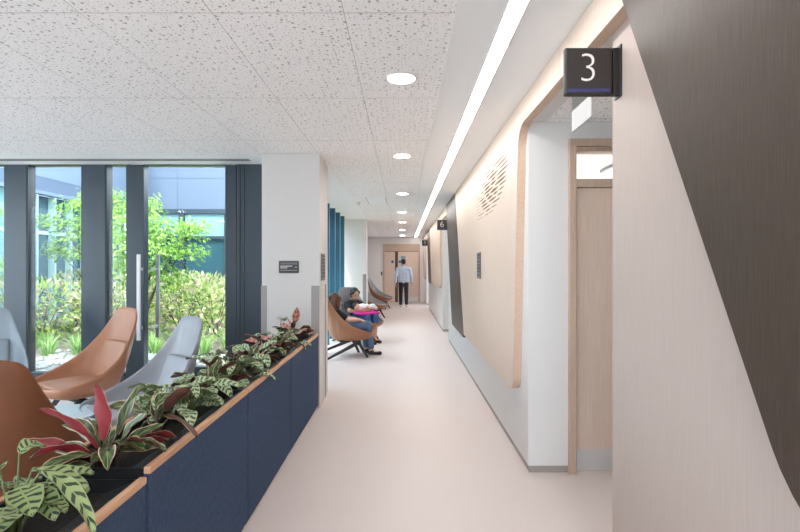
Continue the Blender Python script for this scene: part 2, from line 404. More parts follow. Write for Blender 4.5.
# right wall with three door recesses
near = [2.184+PER*k for k in range(3)]; far = [3.646+PER*k for k in range(3)]
AZ = 2.46; AX = 2.45
segs = [(BACK, near[0], 'nearest the camera'), (far[0], near[1], 'between the first and second door recess'), (far[1], near[2], 'between the second and third door recess'), (far[2], END, 'past the last door recess')]
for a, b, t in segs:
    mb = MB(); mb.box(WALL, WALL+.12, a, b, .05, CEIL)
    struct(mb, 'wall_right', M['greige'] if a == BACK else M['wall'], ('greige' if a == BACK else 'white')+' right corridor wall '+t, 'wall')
    mb = MB(); mb.box(WALL+.008, WALL+.11, a+.008, b-.008, 0, .05)
    struct(mb, 'baseboard_right', M['skirt'], 'low grey recessed skirting under the right wall '+t, 'skirting')
names = ['first door recess', 'second door recess', 'third door recess']
for k in range(3):
    n, f = near[k], far[k]
    DX0, DX1 = 1.157, 2.19
    mb = MB()
    mb.box(WALL, WALL+.12, n, f, AZ, CEIL)                         # above the opening
    mb.box(WALL+.12, DX0, f, f+.12, .05, AZ-.12); mb.box(DX1, AX+.1, f, f+.12, .05, AZ-.12); mb.box(WALL+.12, AX+.1, f, f+.12, AZ-.12, AZ)
    mb.box(AX, AX+.1, n-.1, f, .05, AZ); mb.box(WALL+.12, AX, n-.1, n, .05, AZ)
    struct(mb, 'wall_right', M['wall'], 'white side walls of the '+names[k], 'wall')
    mb = MB(); mb.box(WALL+.11, DX0, f+.008, f+.11, 0, .05); mb.box(DX1, AX+.1, f+.008, f+.11, 0, .05); mb.box(AX+.008, AX+.1, n, f, 0, .05); mb.box(WALL+.12, AX, n-.09, n-.008, 0, .05)
    struct(mb, 'baseboard_right', M['skirt'], 'low grey recessed skirting inside the '+names[k], 'skirting')
    mb = MB(); mb.box(WALL+.12, AX, n, f, AZ, AZ+.06)
    struct(mb, 'ceiling', M['ceil'], 'perforated tiles above the '+names[k], 'ceiling')
    if k < 2:
        dr = thing('door_%d' % (k+1), 'oak door with transom window and steel kick plate in the '+names[k], 'door', (0, f, 0), kind='structure')
        mb = MB(); mb.box(DX0, DX0+.05, -.035, .13, 0, 2.285); mb.box(DX1-.05, DX1, -.035, .13, 0, 2.285)
        mb.box(DX0, DX1, -.035, .13, 2.285, 2.336); mb.box(DX0+.05, DX1-.05, -.02, .1, 2.0, 2.06)
        mb.box(DX0+.05, DX1-.05, -.01, .09, 2.25, 2.2845)
        mb.build('door_frame', M['oakframe'], dr, bevel=.004)
        mb = MB(); mb.box(DX0+.053, DX1-.053, .0, .045, .012, 1.996); mb.build('door_leaf', M['oakdoor'], dr)
        mb = MB(); mb.box(DX0+.056, DX1-.056, -.003, -.0005, .02, .165); mb.build('kick_plate', M['steel'], dr)
        mb = MB(); mb.box(DX0+.05, DX1-.05, .03, .036, 2.06, 2.25); mb.build('transom_glass', M['glass'], dr)
        mb = MB(); mb.tube([(DX1-.14, -.0, 1.0), (DX1-.14, -.05, 1.0), (DX1-.26, -.05, 1.0)], .009); mb.build('door_handle', M['steel'], dr)
    # room behind the door
    if k == 0:
        mb = MB(); mb.box(WALL+.13, 3.1, f+.13, f+4.2, CEIL-.04, CEIL-.002)
        struct(mb, 'ceiling', M['white'], 'white ceiling seen through the transom of the first door', 'ceiling')
        mb = MB(); mb.box(3.1, 3.2, f+.13, f+4.2, 0, CEIL-.04); mb.box(WALL+.13, 3.2, f+4.2, f+4.3, 0, CEIL)
        struct(mb, 'wall_right', M['wall'], 'white walls of the room behind the first door', 'wall')
        t = thing('linear_pendant', 'thin dark ceiling rail seen through the transom glass', 'ceiling rail', (2.27, f+1.6, CEIL-.04))
        R = Matrix.Rotation(-.02, 3, 'Z')
        MB().obox((0, 0, -.02), .03, 1.5, .03, R).build('rail', M['plaquegrey'], t)
        t = thing('room_fill_panel', 'unseen glowing panel added to brighten the room behind the oak door', 'ceiling light', (1.9, f+3.35, CEIL-.04))  # hidden emitter, added only to light the room behind the transom
        MB().box(-.3, .3, -.3, .3, -.012, -.001).build('diffuser', emis('fill panel glow', (1, .98, .95, 1), 90), t)
        MB().box(-.32, -.3, -.32, .32, -.016, -.001).box(.3, .32, -.32, .32, -.016, -.001).box(-.3, .3, -.32, -.3, -.016, -.001).box(-.3, .3, .3, .32, -.016, -.001).build('frame', M['white'], t)
        struct(MB().box(WALL+.13, 3.1, 5.5, 5.51, CEIL-.042, CEIL-.0401).box(WALL+.13, 3.1, 6.2, 6.21, CEIL-.042, CEIL-.0401), 'trim_2', M['guard'], 'thin joint lines in the white ceiling behind the transom', 'trim')

# far end wall and double door
ex0, ex1, ez = -.80, .68, 2.33
mb = MB(); mb.box(BAY-.2, ex0, END, END+.15, 0, CEIL); mb.box(ex1, 1.1, END, END+.15, 0, CEIL); mb.box(ex0, ex1, END, END+.15, ez, CEIL)
struct(mb, 'wall_end', M['wall'], 'white wall closing the far end of the corridor', 'wall')
dr = thing('door_3', 'oak double door with overpanel at the far end of the corridor', 'door', (0, END, 0), kind='structure')
MB().box(ex0, ex0+.06, -.03, .12, 0, ez).box(ex1-.06, ex1, -.03, .12, 0, ez).box(ex0+.06, ex1-.06, -.03, .12, ez-.06, ez).build('door_frame', M['oakframe'], dr)
MB().box(ex0+.06, ex1-.06, .0, .05, 2.045, ez-.06).build('over_panel', M['oakframe'], dr)
MB().box(ex0+.063, -.32, .0, .05, .01, 2.02).build('door_leaf', M['oakdoor'], dr)
MB().box(-.20, ex1-.063, .0, .05, .01, 2.02).build('door_leaf', M['oakdoor'], dr)
MB().box(-.32, -.20, .02, .05, .01, 2.02).build('dark_gap', mat('shadow gap', srgb(88, 70, 60), .7), dr)
MB().box(-.08, .10, -.006, -.001, 1.45, 1.85).build('vision_panel', M['blind'], dr)
MB().box(-.16, .60, -.004, -.001, .02, .22).build('kick_plate', M['steel'], dr)
for x in (-.42, -.12):
    MB().tube([(x, -.006, 1.62), (x, -.0005, 1.62)], .06, 20).build('round_sign', mat('blue disc', srgb(70, 100, 150), .5), dr)
MB().tube([(-.36, 0, .85), (-.36, -.05, .85), (-.36, -.05, 1.25), (-.36, 0, 1.25)], .012).build('pull_handle', M['steel'], dr)
MB().box(ex0+.06, ex1-.06, .06, .10, .0, ez-.06).build('door_backing', M['slot'], dr)
t = thing('door_release_switch', 'small dark switch plate on the end wall left of the double door', 'switch', (-.85, END, 1.15))
MB().box(-.03, .03, -.02, 0, -.07, .07).build('plate', M['plaque'], t, bevel=.004)
MB().box(-.015, .015, -.026, -.0202, -.03, .03).build('button', M['guard'], t)

# left side: column, window wall, bay, second column
CF, CB, CR, CLX = 5.30, 5.72, -.85, -1.44
struct(MB().box(CLX, CR, CF, CB, 0, CEIL), 'wall_column', M['column'], 'white square column at the end of the planter row', 'column', bevel=.006)
struct(MB().box(CLX-.03, CR-.02, CB, WIN+.1, 0, CEIL), 'wall_left', M['column'], 'white wall return joining the column to the glazing', 'wall')
CF2 = 12.8
struct(MB().box(BAY, -.90, CF2, CF2+.45, 0, CEIL), 'wall_column', M['wall'], 'second white column, beyond the mother and baby', 'column', bevel=.006)
struct(MB().box(BAY-.15, BAY, CF2, END, 0, CEIL), 'wall_left', M['wall'], 'white left corridor wall past the second column', 'wall')
struct(MB().box(BAY-.15, BAY, WIN+.1, WIN+.35, 0, CEIL), 'wall_left', M['wall'], 'short white pier at the start of the teal window bay', 'wall')
struct(MB().box(LEFT-.2, 3.2, BACK-.15, BACK, 0, .1), 'wall_back', M['wall'], 'low white sill under the added glazing behind the camera', 'wall')
w5 = thing('fill_window_back', 'unseen glazed wall added behind the camera for daylight fill', 'window', kind='structure')  # unseen opening, added to let daylight fill in from behind
struct(MB().box(LEFT-.2, -2.8, BACK-.15, BACK, .1001, CEIL), 'wall_back', M['wall'], 'white wall behind the lounge', 'wall')
for x in (-2.79, -1.5, -.2, 1.0, 3.1): MB().box(x, x+.08, BACK-.12, BACK-.02, .1, CEIL).build('mullion', M['frame'], w5)
for a, b in ((-2.7, -1.51), (-1.41, -.21), (-.11, .99)): MB().box(a, b, BACK-.08, BACK-.07, .1, CEIL).build('pane', M['glass'], w5)
g = MB(); g.prism([(-14, -16), (6, -16), (6, BACK-.2), (-14, BACK-.2)], 'z', -.25, -.051)
tag(g.build('garden_ground', M['bouncepaving']), 'unseen ground behind the camera, made pale to bounce sunlight indoors', 'ground', kind='structure')  # out of view; pale tone chosen to throw sun up to the ceiling
struct(MB().box(LEFT-.15, LEFT, BACK, -1.5, 0, CEIL), 'wall_left', M['wall'], 'white wall at the far left behind the camera', 'wall')

def guard(x0, x1, y0, y1, z1, lab):
    tag(MB().box(x0, x1, y0, y1, 0.02, z1).build('corner_guard', M['guard'], bevel=.002), lab, 'corner guard', 'grey corner guards on the columns')
g0, _ = atd(259, 285, CF-.006)
guard(CLX-.006, CLX+.052, CF-.005, CF-.0004, 1.25, 'grey corner guard strip on the left corner of the near column')
guard(CR-.085, CR-.001, CF-.005, CF-.0004, 1.25, 'grey corner guard strip on the front right corner of the near column')
guard(CR+.0004, CR+.005, CB-.06, CB-.002, 1.25, 'pale corner guard on the rear edge of the near column side')
guard(-.99, -.901, CF2-.005, CF2-.0004, 1.25, 'grey corner guard strip on the second column')

# window wall facing the camera
def wx(px): return (px-VX)*WIN/F
def frame_bits(mb, x0, x1, y0=WIN-.06, y1=WIN+.12, z0=0, z1=CEIL):
    mb.box(x0, x1, y0, y1, z0, z1)
w1 = thing('window_1', 'tall slate framed glazing onto the garden, left of the glass door', 'window', (0, 0, 0), kind='structure')
posts = [(-6.22, -5.98), (-5.36, -5.12), (wx(6), wx(27.5)), (wx(83), wx(106))]
for a, b in posts:
    MB().box(a, b, WIN-.015, WIN+.12, 0, CEIL).build('mullion', M['frame'], w1, bevel=.004)
    MB().box(b+.0005, b+.014, WIN-.01, WIN+.11, 0, CEIL).box(a-.014, a-.0005, WIN-.01, WIN+.11, 0, CEIL).build('gasket', M['frame2'], w1)
edges = [LEFT] + [v for p in posts for v in p] + [wx(126.5)]
for i in range(0, len(edges), 2):
    a, b = edges[i]+.014, edges[i+1]-.014
    if b-a < .05: continue
    MB().box(a, b, WIN-.01, WIN+.1, 0.0, .24).build('bottom_rail', M['frame'], w1)
    MB().box(a, b, WIN-.02, WIN+.1, CEIL-.005, CEIL).build('head_rail', M['frame2'], w1)
    MB().box(a, b, WIN+.012, WIN+.024, .24, CEIL-.005).build('pane', M['glass'], w1)
d2 = thing('door_4', 'glazed slate framed garden door with long pull handles', 'door', (0, 0, 0), kind='structure')
s0, s1, s2, s3 = wx(126.5)+.002, wx(145), wx(226), wx(237)
MB().box(s0, s0+.05, WIN-.015, WIN+.12, 0, CEIL).box(s0+.055, s1, WIN-.03, WIN+.08, .01, CEIL-.01).box(s2, s3, WIN-.03, WIN+.08, .01, CEIL-.01).box(s1, s2, WIN-.03, WIN+.08, .02, .31).box(s1, s2, WIN-.03, WIN+.08, CEIL-.012, CEIL-.005).build('door_frame', M['frame'], d2, bevel=.003)
MB().box(s1, s2, WIN+.02, WIN+.032, .31, CEIL-.012).build('pane', M['glass'], d2)
for yy, xx in ((WIN-.10, s1-.02), (WIN+.15, s1+.075)):
    MB().box(xx-.02, xx+.02, yy-.012, yy+.012, .62, 1.58).build('pull_handle', M['steel'], d2, bevel=.003)
    MB().box(xx-.012, xx+.012, min(yy, WIN+.0), max(yy, WIN), 1.40, 1.43).box(xx-.012, xx+.012, min(yy, WIN), max(yy, WIN), .74, .77).build('handle_post', M['steel'], d2)
p1 = thing('window_2', 'dark slate infill panel between the glass door and the column', 'window panel', (0, 0, 0), kind='structure')
MB().box(s3+.004, CLX-.001, WIN-.03, WIN+.1, 0, CEIL).build('panel', M['frame'], p1)
MB().box(s3+.04, s3+.048, WIN-.038, WIN-.0305, 0, CEIL).box(s3+.09, s3+.096, WIN-.036, WIN-.0305, 0, CEIL).build('joint_strip', M['frame2'], p1)

# bay glazing along the corridor with deep teal fins
w2 = thing('window_3', 'teal finned glazing in the seating bay', 'window', (0, 0, 0), kind='structure')
y = WIN+.40
i = 0
while y < CF2-.1:
    MB().box(BAY-.04, BAY+.115, y, y+.05, 0, CEIL).build('fin', M['teal'], w2)
    MB().box(BAY+.1155, BAY+.125, y, y+.05, 0, CEIL).build('fin_edge', M['tealpale'], w2)
    MB().box(BAY-.03, BAY-.02, y+.051, min(y+.81, CF2), 0, CEIL).build('pane', M['glass'], w2)
    y += .81
# unseen glazing added on the far left of the lounge to admit daylight
w3 = thing('fill_window_left', 'unseen glazing added on the far left side of the lounge for daylight', 'window', (0, 0, 0), kind='structure')
for yy in (-1.5, .3, 2.1, 3.9, 5.75):
    MB().box(LEFT-.14, LEFT+.02, yy, yy+.12, 0, CEIL).build('mullion', M['frame'], w3)
for yy in (-1.38, .42, 2.22, 4.02):
    MB().box(LEFT-.08, LEFT-.07, yy, yy+1.68, .2, CEIL).build('pane', M['glass'], w3)
    MB().box(LEFT-.12, LEFT, yy, yy+1.68, 0, .2).build('bottom_rail', M['frame'], w3)
t = thing('slot_diffuser', 'long pale grey slot diffuser in the ceiling above the garden glazing', 'air vent', (0, 5.62, CEIL))
MB().box(LEFT+.1, wx(248)+.1, -.05, .05, -.006, -.0015).build('frame', M['guard'], t)
MB().box(LEFT+.12, wx(248)+.08, -.012, .012, -.009, -.0062).build('slot', M['plaquegrey'], t)

# ------------------------------------------------------------------ wooden wall panels on the right
def fillet(poly, radii, n=7):
    out = []
    m_ = len(poly)
    for i, p in enumerate(poly):
        r = radii[i]
        p = Vector(p)
        if not r: out.append(tuple(p)); continue
        a = Vector(poly[i-1]); b = Vector(poly[(i+1) % m_])
        da = (a-p).normalized(); db = (b-p).normalized()
        ang = da.angle(db); t = r/math.tan(ang/2)
        bis = (da+db).normalized(); cc = p+bis*(r/math.sin(ang/2))
        s_, e_ = p+da*t-cc, p+db*t-cc
        for k in range(n+1):
            v = s_.lerp(e_, k/n).normalized()*r; out.append(tuple(cc+v))
    return out
def dfar(z, k): return 1.895+PER*k+.565*(z-2.365)
def dnear(z, k): return dfar(z, k)-1.67
dbot = [.86, .48, .93]
dl = ['large dark oak slanted wall panel filling the right foreground', 'dark slanted oak wall panel beyond the first light oak panel', 'dark slanted oak wall panel beyond the sign with 6']
TOP = CEIL-.003
for k in range(3):
    b = dbot[k]
    poly = fillet([(dnear(TOP, k), TOP), (dfar(TOP, k), TOP), (dfar(b, k), b), (dnear(b, k), b)], [0, 0, .38 if k == 0 else .08, .04])
    t = thing('dark_wall_panel', dl[k], 'wall panel', (PAN-.004, dfar(b, k), b), group='dark slanted wall panels')
    o = MB().prism([(p[0]-dfar(b, k), p[1]-b) for p in poly], 'x', 0, WALL-PAN+.003).build('board', M['dark'], t)
ll = ['light oak wall panel bridging over the first door recess with slotted grille', 'light oak wall panel beyond the sign with 6', 'light oak wall panel beyond the sign with 8']
lbot = [.52, .95, .95]
for k in range(3):
    o_ = PER*k; b = lbot[k]
    if k < 2: endp = [(dnear(b, k+1)-.004, b), (dnear(TOP, k+1)-.004, TOP)]
    else: endp = [(END-.02, b), (END-.02, TOP)]
    nb = 3.72+o_+(2.33-b)*.09
    poly = [(dfar(TOP, k)+.004, TOP), (dfar(2.42, k)+.004, 2.42), (3.70+o_, 2.435), (nb, b)] + endp
    poly = fillet(poly, [0, 0, .17, .10, 0, 0])
    t = thing('oak_wall_panel', ll[k], 'wall panel', (PAN, 0, 0), group='light oak wall panels')
    MB().prism(poly, 'x', 0, WALL-PAN-.001, 0, 1).build('board', [M['oak'], M['oakedge']], t)
    if k == 0:
        rnd = random.Random(4); mb = MB()
        for r in range(13):
            z = 1.955+r*.036
            u = (r-6)/6.8; half = .80*math.sqrt(max(0.02, 1-u*u))
            y = 4.83-half+.12*rnd.random()+(-.25*u)
            while y < 4.83+half-.25*u:
                L_ = rnd.uniform(.22, .6)
                q = 1-((y+L_/2-4.83+.25*u)/half)**2 if half else 0
                h = .0015+.0115*max(0, q)*(1-u*u)*rnd.uniform(.8, 1.1)
                pts = []
                for s_ in range(9):
                    a = s_/8; pts.append((y+a*L_, z+h*math.sin(PI*a)**.7 if 0 < a < 1 else z))
                for s_ in range(7, 0, -1):
                    a = s_/8; pts.append((y+a*L_, z-h*math.sin(PI*a)**.7))
                mb.prism(pts, 'x', -.0012, -.0001)
                y += L_+rnd.uniform(.004, .03)
        mb.build('slot_grille', M['slot'], t)
        MB().box(-.0006, -.0001, 2.72, 2.724, 2.432, TOP).build('board_joint', M['oakedge'], t)

# ------------------------------------------------------------------ signs
def textmesh(ch, size, name, m, parent, loc, rot):
    cu = bpy.data.curves.new(name, 'FONT'); cu.body = ch; cu.size = size; cu.extrude = .0008; cu.offset = -.0035
    cu.align_x = 'CENTER'; cu.align_y = 'CENTER'; cu.resolution_u = 6
    tmp = bpy.data.objects.new(name, cu); COL.objects.link(tmp)
    dg = bpy.context.evaluated_depsgraph_get(); me = bpy.data.meshes.new_from_object(tmp.evaluated_get(dg))
    bpy.data.objects.remove(tmp); me.materials.clear(); me.materials.append(m)
    o = bpy.data.objects.new(name, me); COL.objects.link(o); o.parent = parent; o.location = loc; o.rotation_euler = rot
    return o
for k, ch in enumerate('368'):
    d = 2.10+PER*k
    t = thing('room_number_sign', 'dark square projecting sign with number %s and blue bar' % ch, 'sign', (.654, d, 2.14), group='projecting room number signs')
    MB().box(0, .194, 0, .03, 0, .194).build('sign_box', M['sign'], t, bevel=.008)
    MB().box(.1945, .2195, .002, .028, .002, .192).build('bracket', mat('bracket', srgb(36, 28, 26), .5), t)
    MB().box(.2196, .2258, -.012, .05, -.006, .202).build('wall_plate', M['plaque'], t)
    textmesh(ch, .168, 'number', M['signtext'], t, (.094, -.0012, .105), (PI/2, 0, 0))
    MB().box(.012, .182, -.0012, -.0003, .014, .026).build('blue_bar', M['signblue'], t)
def plaque(name, loc, facing, label, group):
    """small square directory plaque with rows of lettering, on a wall parallel to the corridor"""
    t = thing(name, label, 'plaque', loc, group=group)
    s_ = facing
    MB().box(min(0, s_*.008), max(0, s_*.008), -.125, .125, -.14, .14).build('plate', M['plaquegrey'], t, bevel=.002)
    rnd = random.Random(2)
    for r in range(7):
        z = .115-r*.036; y0 = -.10; mb = MB()
        while y0 < .08:
            w = rnd.uniform(.015, .045)
            mb.box(min(s_*.0083, s_*.0095), max(s_*.0083, s_*.0095), y0, min(.10, y0+w), z-.008, z+.008); y0 += w+.012
        mb.build('text_line', M['plaque'], t)
plaque('wall_plaque', (PAN-.0005, 5.59, 1.455), -1, 'small grey lettered plaque on the light oak wall panel', None)
plaque('wall_plaque', (CR+.0005, 5.50, 1.44), 1, 'small grey lettered plaque on the side of the near column', None)
x0, z0 = atd(279, 273, CF); x1, z1 = atd(299, 261, CF)
t = thing('direction_sign', 'black rectangular sign with white lettering and arrow on the column face', 'sign', (x0, CF, z0))
W_, H_ = x1-x0, z1-z0
MB().box(0, W_, -.012, -.0005, 0, H_).build('plate', M['plaque'], t, bevel=.004)
mb = MB(); rnd = random.Random(8)
for z, xe in ((H_*.57, W_*.64), (H_*.43, W_*.40)):
    xx = W_*.09
    while xx < xe:
        w = rnd.uniform(.006, .011); mb.box(xx, xx+w, -.0132, -.0121, z-.005, z+.005); xx += w+.0025
mb.build('lettering', M['signtext'], t)
MB().bar((W_*.80, -.0128, H_*.44), (W_*.86, -.0128, H_*.53), .003, .003).bar((W_*.86, -.0128, H_*.53), (W_*.92, -.0128, H_*.44), .003, .003).build('arrow', M['signtext'], t)
MB().box(W_*.09, W_*.93, -.0132, -.0121, H_*.2, H_*.25).build('rule', M['guard'], t)
MB().box(W_*.09, W_*.93, -.0132, -.0121, H_*.7, H_*.88).build('header_band', M['plaquegrey'], t)
# hanging acrylic sign in the first recess
t = thing('hanging_exit_sign', 'white hanging blade sign on clear acrylic in the first door recess', 'sign', (.945, 2.75, 2.46))
MB().box(-.003, .003, -.15, .15, -.15, -.025).build('clear_plate', M['acrylic'], t)
MB().box(-.004, .004, -.15, .15, -.262, -.1505).build('white_plate', mat('matt white sheet', srgb(196, 194, 193), .7), t)
MB().box(-.02, .02, -.17, .17, -.025, -.001).build('ceiling_mount', M['steel'], t)

# ------------------------------------------------------------------ ceiling lights
t = thing('strip_light', 'long recessed linear strip light along the corridor ceiling', 'ceiling light', (.501, 0, CEIL))
MB().box(-.0395, .0395, BACK+.1, END-.25, -.006, -.0015).build('diffuser', M['strip'], t)
MB().box(-.044, -.04, BACK+.1, END-.25, -.008, -.0012).box(.04, .044, BACK+.1, END-.25, -.008, -.0012).build('trim', M['white'], t)
proto = None
ords = ['nearest', 'second', 'third', 'fourth', 'fifth', 'sixth', 'farthest']
spots = [(-.01, 3.18), (-.01, 5.42), (-.01, 8.25), (-.02, 11.1), (-.02, 13.6), (-.02, 16.5), (-.02, 19.5), (-.01, -1.4), (-2.6, 1.0), (-4.6, 1.0), (-4.6, -1.4), (-2.6, -1.4)]
for i, (x, y) in enumerate(spots):
    lab = ('%s round recessed downlight in the row along the perforated corridor ceiling' % ords[i]) if i < 7 else ['downlight in the corridor ceiling behind the camera', 'lounge downlight near the planter', 'lounge downlight at far left', 'lounge downlight at the back left', 'lounge downlight at the back'][i-7]
    if proto is None:
        proto = thing('downlight', lab, 'ceiling light', (x, y, CEIL), group='round recessed downlights')
        MB().lathe([(.083, -.0015), (.083, -.006), (.1, -.006), (.1, -.0015)], (0,0,0)).build('trim_ring', M['white'], proto)
        MB().lathe([(.082, -.002), (.082, -.0075)], (0,0,0)).build('diffuser', M['lamp'], proto)
    else:
        dup(proto, (x, y, CEIL), 0, lab)
for i, (x, y, lab) in enumerate(((-.46, 9.2, 'pale square access hatch in the perforated corridor ceiling'), (-.30, 15.9, 'smaller looking pale hatch near the far end of the corridor ceiling'))):
    t = thing('ceiling_hatch', lab, 'ceiling hatch', (x, y, CEIL))
    MB().box(-.16, .16, -.5, .5, -.003, -.0008).build('cover', M['plaster'], t)
    MB().box(-.17, -.161, -.51, .51, -.002, -.0008).box(.161, .17, -.51, .51, -.002, -.0008).build('frame', M['guard'], t)
t = thing('sprinkler_head', 'small white sprinkler at the ceiling edge beyond the column', 'sprinkler', (-.80, 9.4, CEIL))
MB().lathe([(.035, 0), (.035, -.01), (.012, -.012), (.012, -.04), (.025, -.042), (.025, -.046)], (0,0,0), 16).build('body', M['white'], t)

# ------------------------------------------------------------------ planter
PF, PB, PT = -.862, -1.235, .765
cuts = [.60, 1.767, 2.893, 4.0, CF-.012]
pl = ['nearest navy planter unit, at the bottom left corner', 'second navy planter unit from the camera', 'third navy planter unit from the camera', 'farthest navy planter unit, against the column']
for i in range(4):
    a, b = cuts[i]+.004, cuts[i+1]-.004
    off = -.008 if i == 0 else 0.0
    PT = .736 if i == 0 else .765
    t = thing('planter_box', pl[i], 'planter', (PF+off, a, 0), group='navy planter units in a row')
    L_ = b-a; D_ = PB-PF
    MB().box(D_+.02, -.02, .02, L_-.02, 0, .04).build('plinth', M['leg'], t)
    MB().box(-.020, -.0, 0, L_, .035, PT-.025).build('front_panel', M['navy'], t, bevel=.004)
    MB().box(D_, D_+.02, 0, L_, .035, PT-.025).build('rear_panel', M['navy'], t)
    for q in (0, L_-.018): MB().box(D_+.02, -.021, q, q+.018, .035, .49).build('end_panel', M['navy'], t)
    MB().box(-.022, .002, 0, L_, PT-.024, PT).box(D_-.002, D_+.022, 0, L_, PT-.024, PT).build('rim', M['rim'], t, bevel=.003)
    mb = MB(); x0, x1, y0, y1 = D_+.023, -.023, .004, L_-.004; zt = PT-.006
    mb.box(x0, x0+.008, y0, y1, .5, zt).box(x1-.008, x1, y0, y1, .5, zt).box(x0+.008, x1-.008, y0, y0+.008, .5, zt).box(x0+.008, x1-.008, y1-.008, y1, .5, zt)
    mb.prism([(x1-.008, zt-.001), (x1-.008, zt-.04), (x1-.095, zt-.04)], 'y', y0+.008, y1-.008)
    mb.box(x0+.008, x1-.008, y0+.008, y1-.008, .491, .5)
    mb.build('liner', M['trough'], t)
    MB().box(x0+.01, x1-.012, y0+.01, y1-.01, .502, PT-.05).build('soil', M['soil'], t)

# ------------------------------------------------------------------ plants in the planter
def leaf(bm, uvl, base, az, pitch, L_, W_, arch, roll, mt, mu, tipw=.5, fold=.25):
    """leaf starts at base, heads along az/pitch, arches down by `arch` radians along its length"""
    n, m_ = 9, 4
    p = Vector(base); rows = []
    side0 = Vector((-math.sin(az), math.cos(az), 0))
    for i in range(n+1):
        v = i/n
        pt = pitch-arch*v
        d = Vector((math.cos(az)*math.cos(pt), math.sin(az)*math.cos(pt), math.sin(pt)))
        if i: p = p+d*(L_/n)
        nrm = side0.cross(d)*-1
        if nrm.z < 0 and abs(pt) < PI/2: nrm = -nrm
        Rr = Matrix.Rotation(roll, 3, d); sd = Rr@side0; nn = Rr@nrm
        w = W_/2*(math.sin(PI*min(1, v*.98+.02))**.75)*(1.0-.35*(v-tipw))
        row = []
        for j in range(-m_//2, m_//2+1):
            u = j/(m_/2)
            row.append((p+sd*(w*u)+nn*(abs(u)**1.5*w*fold+.004*math.sin(v*14+j)), u, v, nn))
        rows.append(row)
    for layer, mi in ((0, mt), (1, mu)):
        vs = [[bm.verts.new(q[0]-q[3]*(.003*layer)) for q in row] for row in rows]
        for i in range(n):
            for j in range(m_):
                idx = ((i,j),(i,j+1),(i+1,j+1),(i+1,j))
                if layer: idx = idx[::-1]
                try: f = bm.faces.new([vs[a][b] for a, b in idx])
                except ValueError: continue
                f.material_index = mi; f.smooth = True
                for l, (a, b) in zip(f.loops, idx): l[uvl].uv = (rows[a][b][1], rows[a][b][2])

def plant(name, label, loc, kind, seed, nl, spread=1.0, extra=()):
    rnd = random.Random(seed)
    t = thing(name, label, 'plant', loc)
    bm = bmesh.new(); uvl = bm.loops.layers.uv.new('leaf')
    st = MB()
    def put(az, h, out, pitch, L_, W_, arch, roll, mt, mu):
        a = Vector((rnd.uniform(-.03, .03), rnd.uniform(-.03, .03), -.01)); b = Vector((math.cos(az)*out, math.sin(az)*out, h))
        mid = a.lerp(b, .5)+Vector((0, 0, .03))
        st.tube([a, mid, b], .0035, 6, r2=.0024)
        leaf(bm, uvl, b, az, pitch, L_, W_, arch, roll, mt, mu)
    for i in range(nl):
        az = 2*PI*i/nl*1.618+rnd.uniform(-.3, .3); q = rnd.random()
        if kind == 'zebra':
            put(az, rnd.uniform(.08, .20), rnd.uniform(.04, .11)*spread, rnd.uniform(.0, .7), rnd.uniform(.09, .125), rnd.uniform(.065, .082), rnd.uniform(.5, 1.3), rnd.uniform(-.4, .4), 0, 1)
        elif kind == 'feather':
            put(az, rnd.uniform(.05, .20), rnd.uniform(.03, .13)*spread, rnd.uniform(-.1, .7), rnd.uniform(.09, .14), rnd.uniform(.05, .07), rnd.uniform(.5, 1.4), rnd.uniform(-.5, .5), 0, 1)
        else:
            put(az, rnd.uniform(.06, .16), rnd.uniform(.03, .10)*spread, rnd.uniform(.1, 1.2), rnd.uniform(.15, .22)*(1 if kind == 'lance' else .78), rnd.uniform(.045, .065), rnd.uniform(.3, 1.3), rnd.uniform(-.9, .9), 0 if q < (1.1 if kind == 'lance' else .7) else 2, 1)
    for e in extra: put(*e)
    me = bpy.data.meshes.new('foliage'); bm.to_mesh(me); bm.free()
    ms = {'zebra': ['zebra', 'greenunder', 'zebra', 'dullunder'], 'feather': ['feather', 'greenunder', 'pinkleaf', 'dullunder'], 'lance': ['lance', 'maroon', 'pinkleaf', 'dullunder'], 'dusk': ['lance', 'dullunder', 'feather', 'maroon'], 'blush': ['pinkleaf', 'dullunder', 'lance', 'maroon']}[kind]
    for m_ in ms: me.materials.append(M[m_])
    o = bpy.data.objects.new('foliage', me); COL.objects.link(o); o.parent = t
    st.build('stems', M['petgreen'] if kind in ('zebra', 'feather') else M['petiole'], t)
    return t
PT = .765; PZ = PT-.06; PC = -1.06
R_ = math.radians
plant('zebra_plant', 'prayer plant with broad zebra striped leaves, nearest in the planter', (PC-.02, 1.44, PZ-.03), 'zebra', 3, 13, 1.0,
      extra=[(R_(-70), .13, .05, .1, .12, .09, .9, 0, 0, 1), (R_(-35), .17, .03, .0, .12, .085, .8, .1, 0, 1), (R_(-150), .20, .12, .3, .13, .085, .8, .1, 0, 1), (R_(5), .21, .05, .1, .17, .055, .9, 0, 0, 1), (R_(-15), .22, .10, -.1, .25, .045, 1.1, .2, 0, 1), (R_(80), .25, .02, .8, .09, .05, 1.7, .3, 0, 1), (R_(-100), .08, .05, .1, .12, .085, .9, 0, 0, 1)])
plant('stromanthe_plant', 'tall plant with an upright crimson leaf and pink edged lance leaves', (PC, 1.86, PZ), 'lance', 14, 17, .9,
      extra=[(R_(-95), .13, .02, 1.5, .21, .075, .15, -.25, 0, 1), (R_(-170), .10, .03, .95, .24, .055, .5, .9, 0, 1), (R_(-60), .05, .05, .9, .16, .055, .5, .2, 0, 1), (R_(-20), .12, .04, .3, .14, .075, .7, 0, 0, 1), (R_(-110), .06, .06, .2, .17, .055, .6, -.6, 0, 1), (R_(-150), .10, .05, .5, .18, .06, .9, .3, 0, 1)])
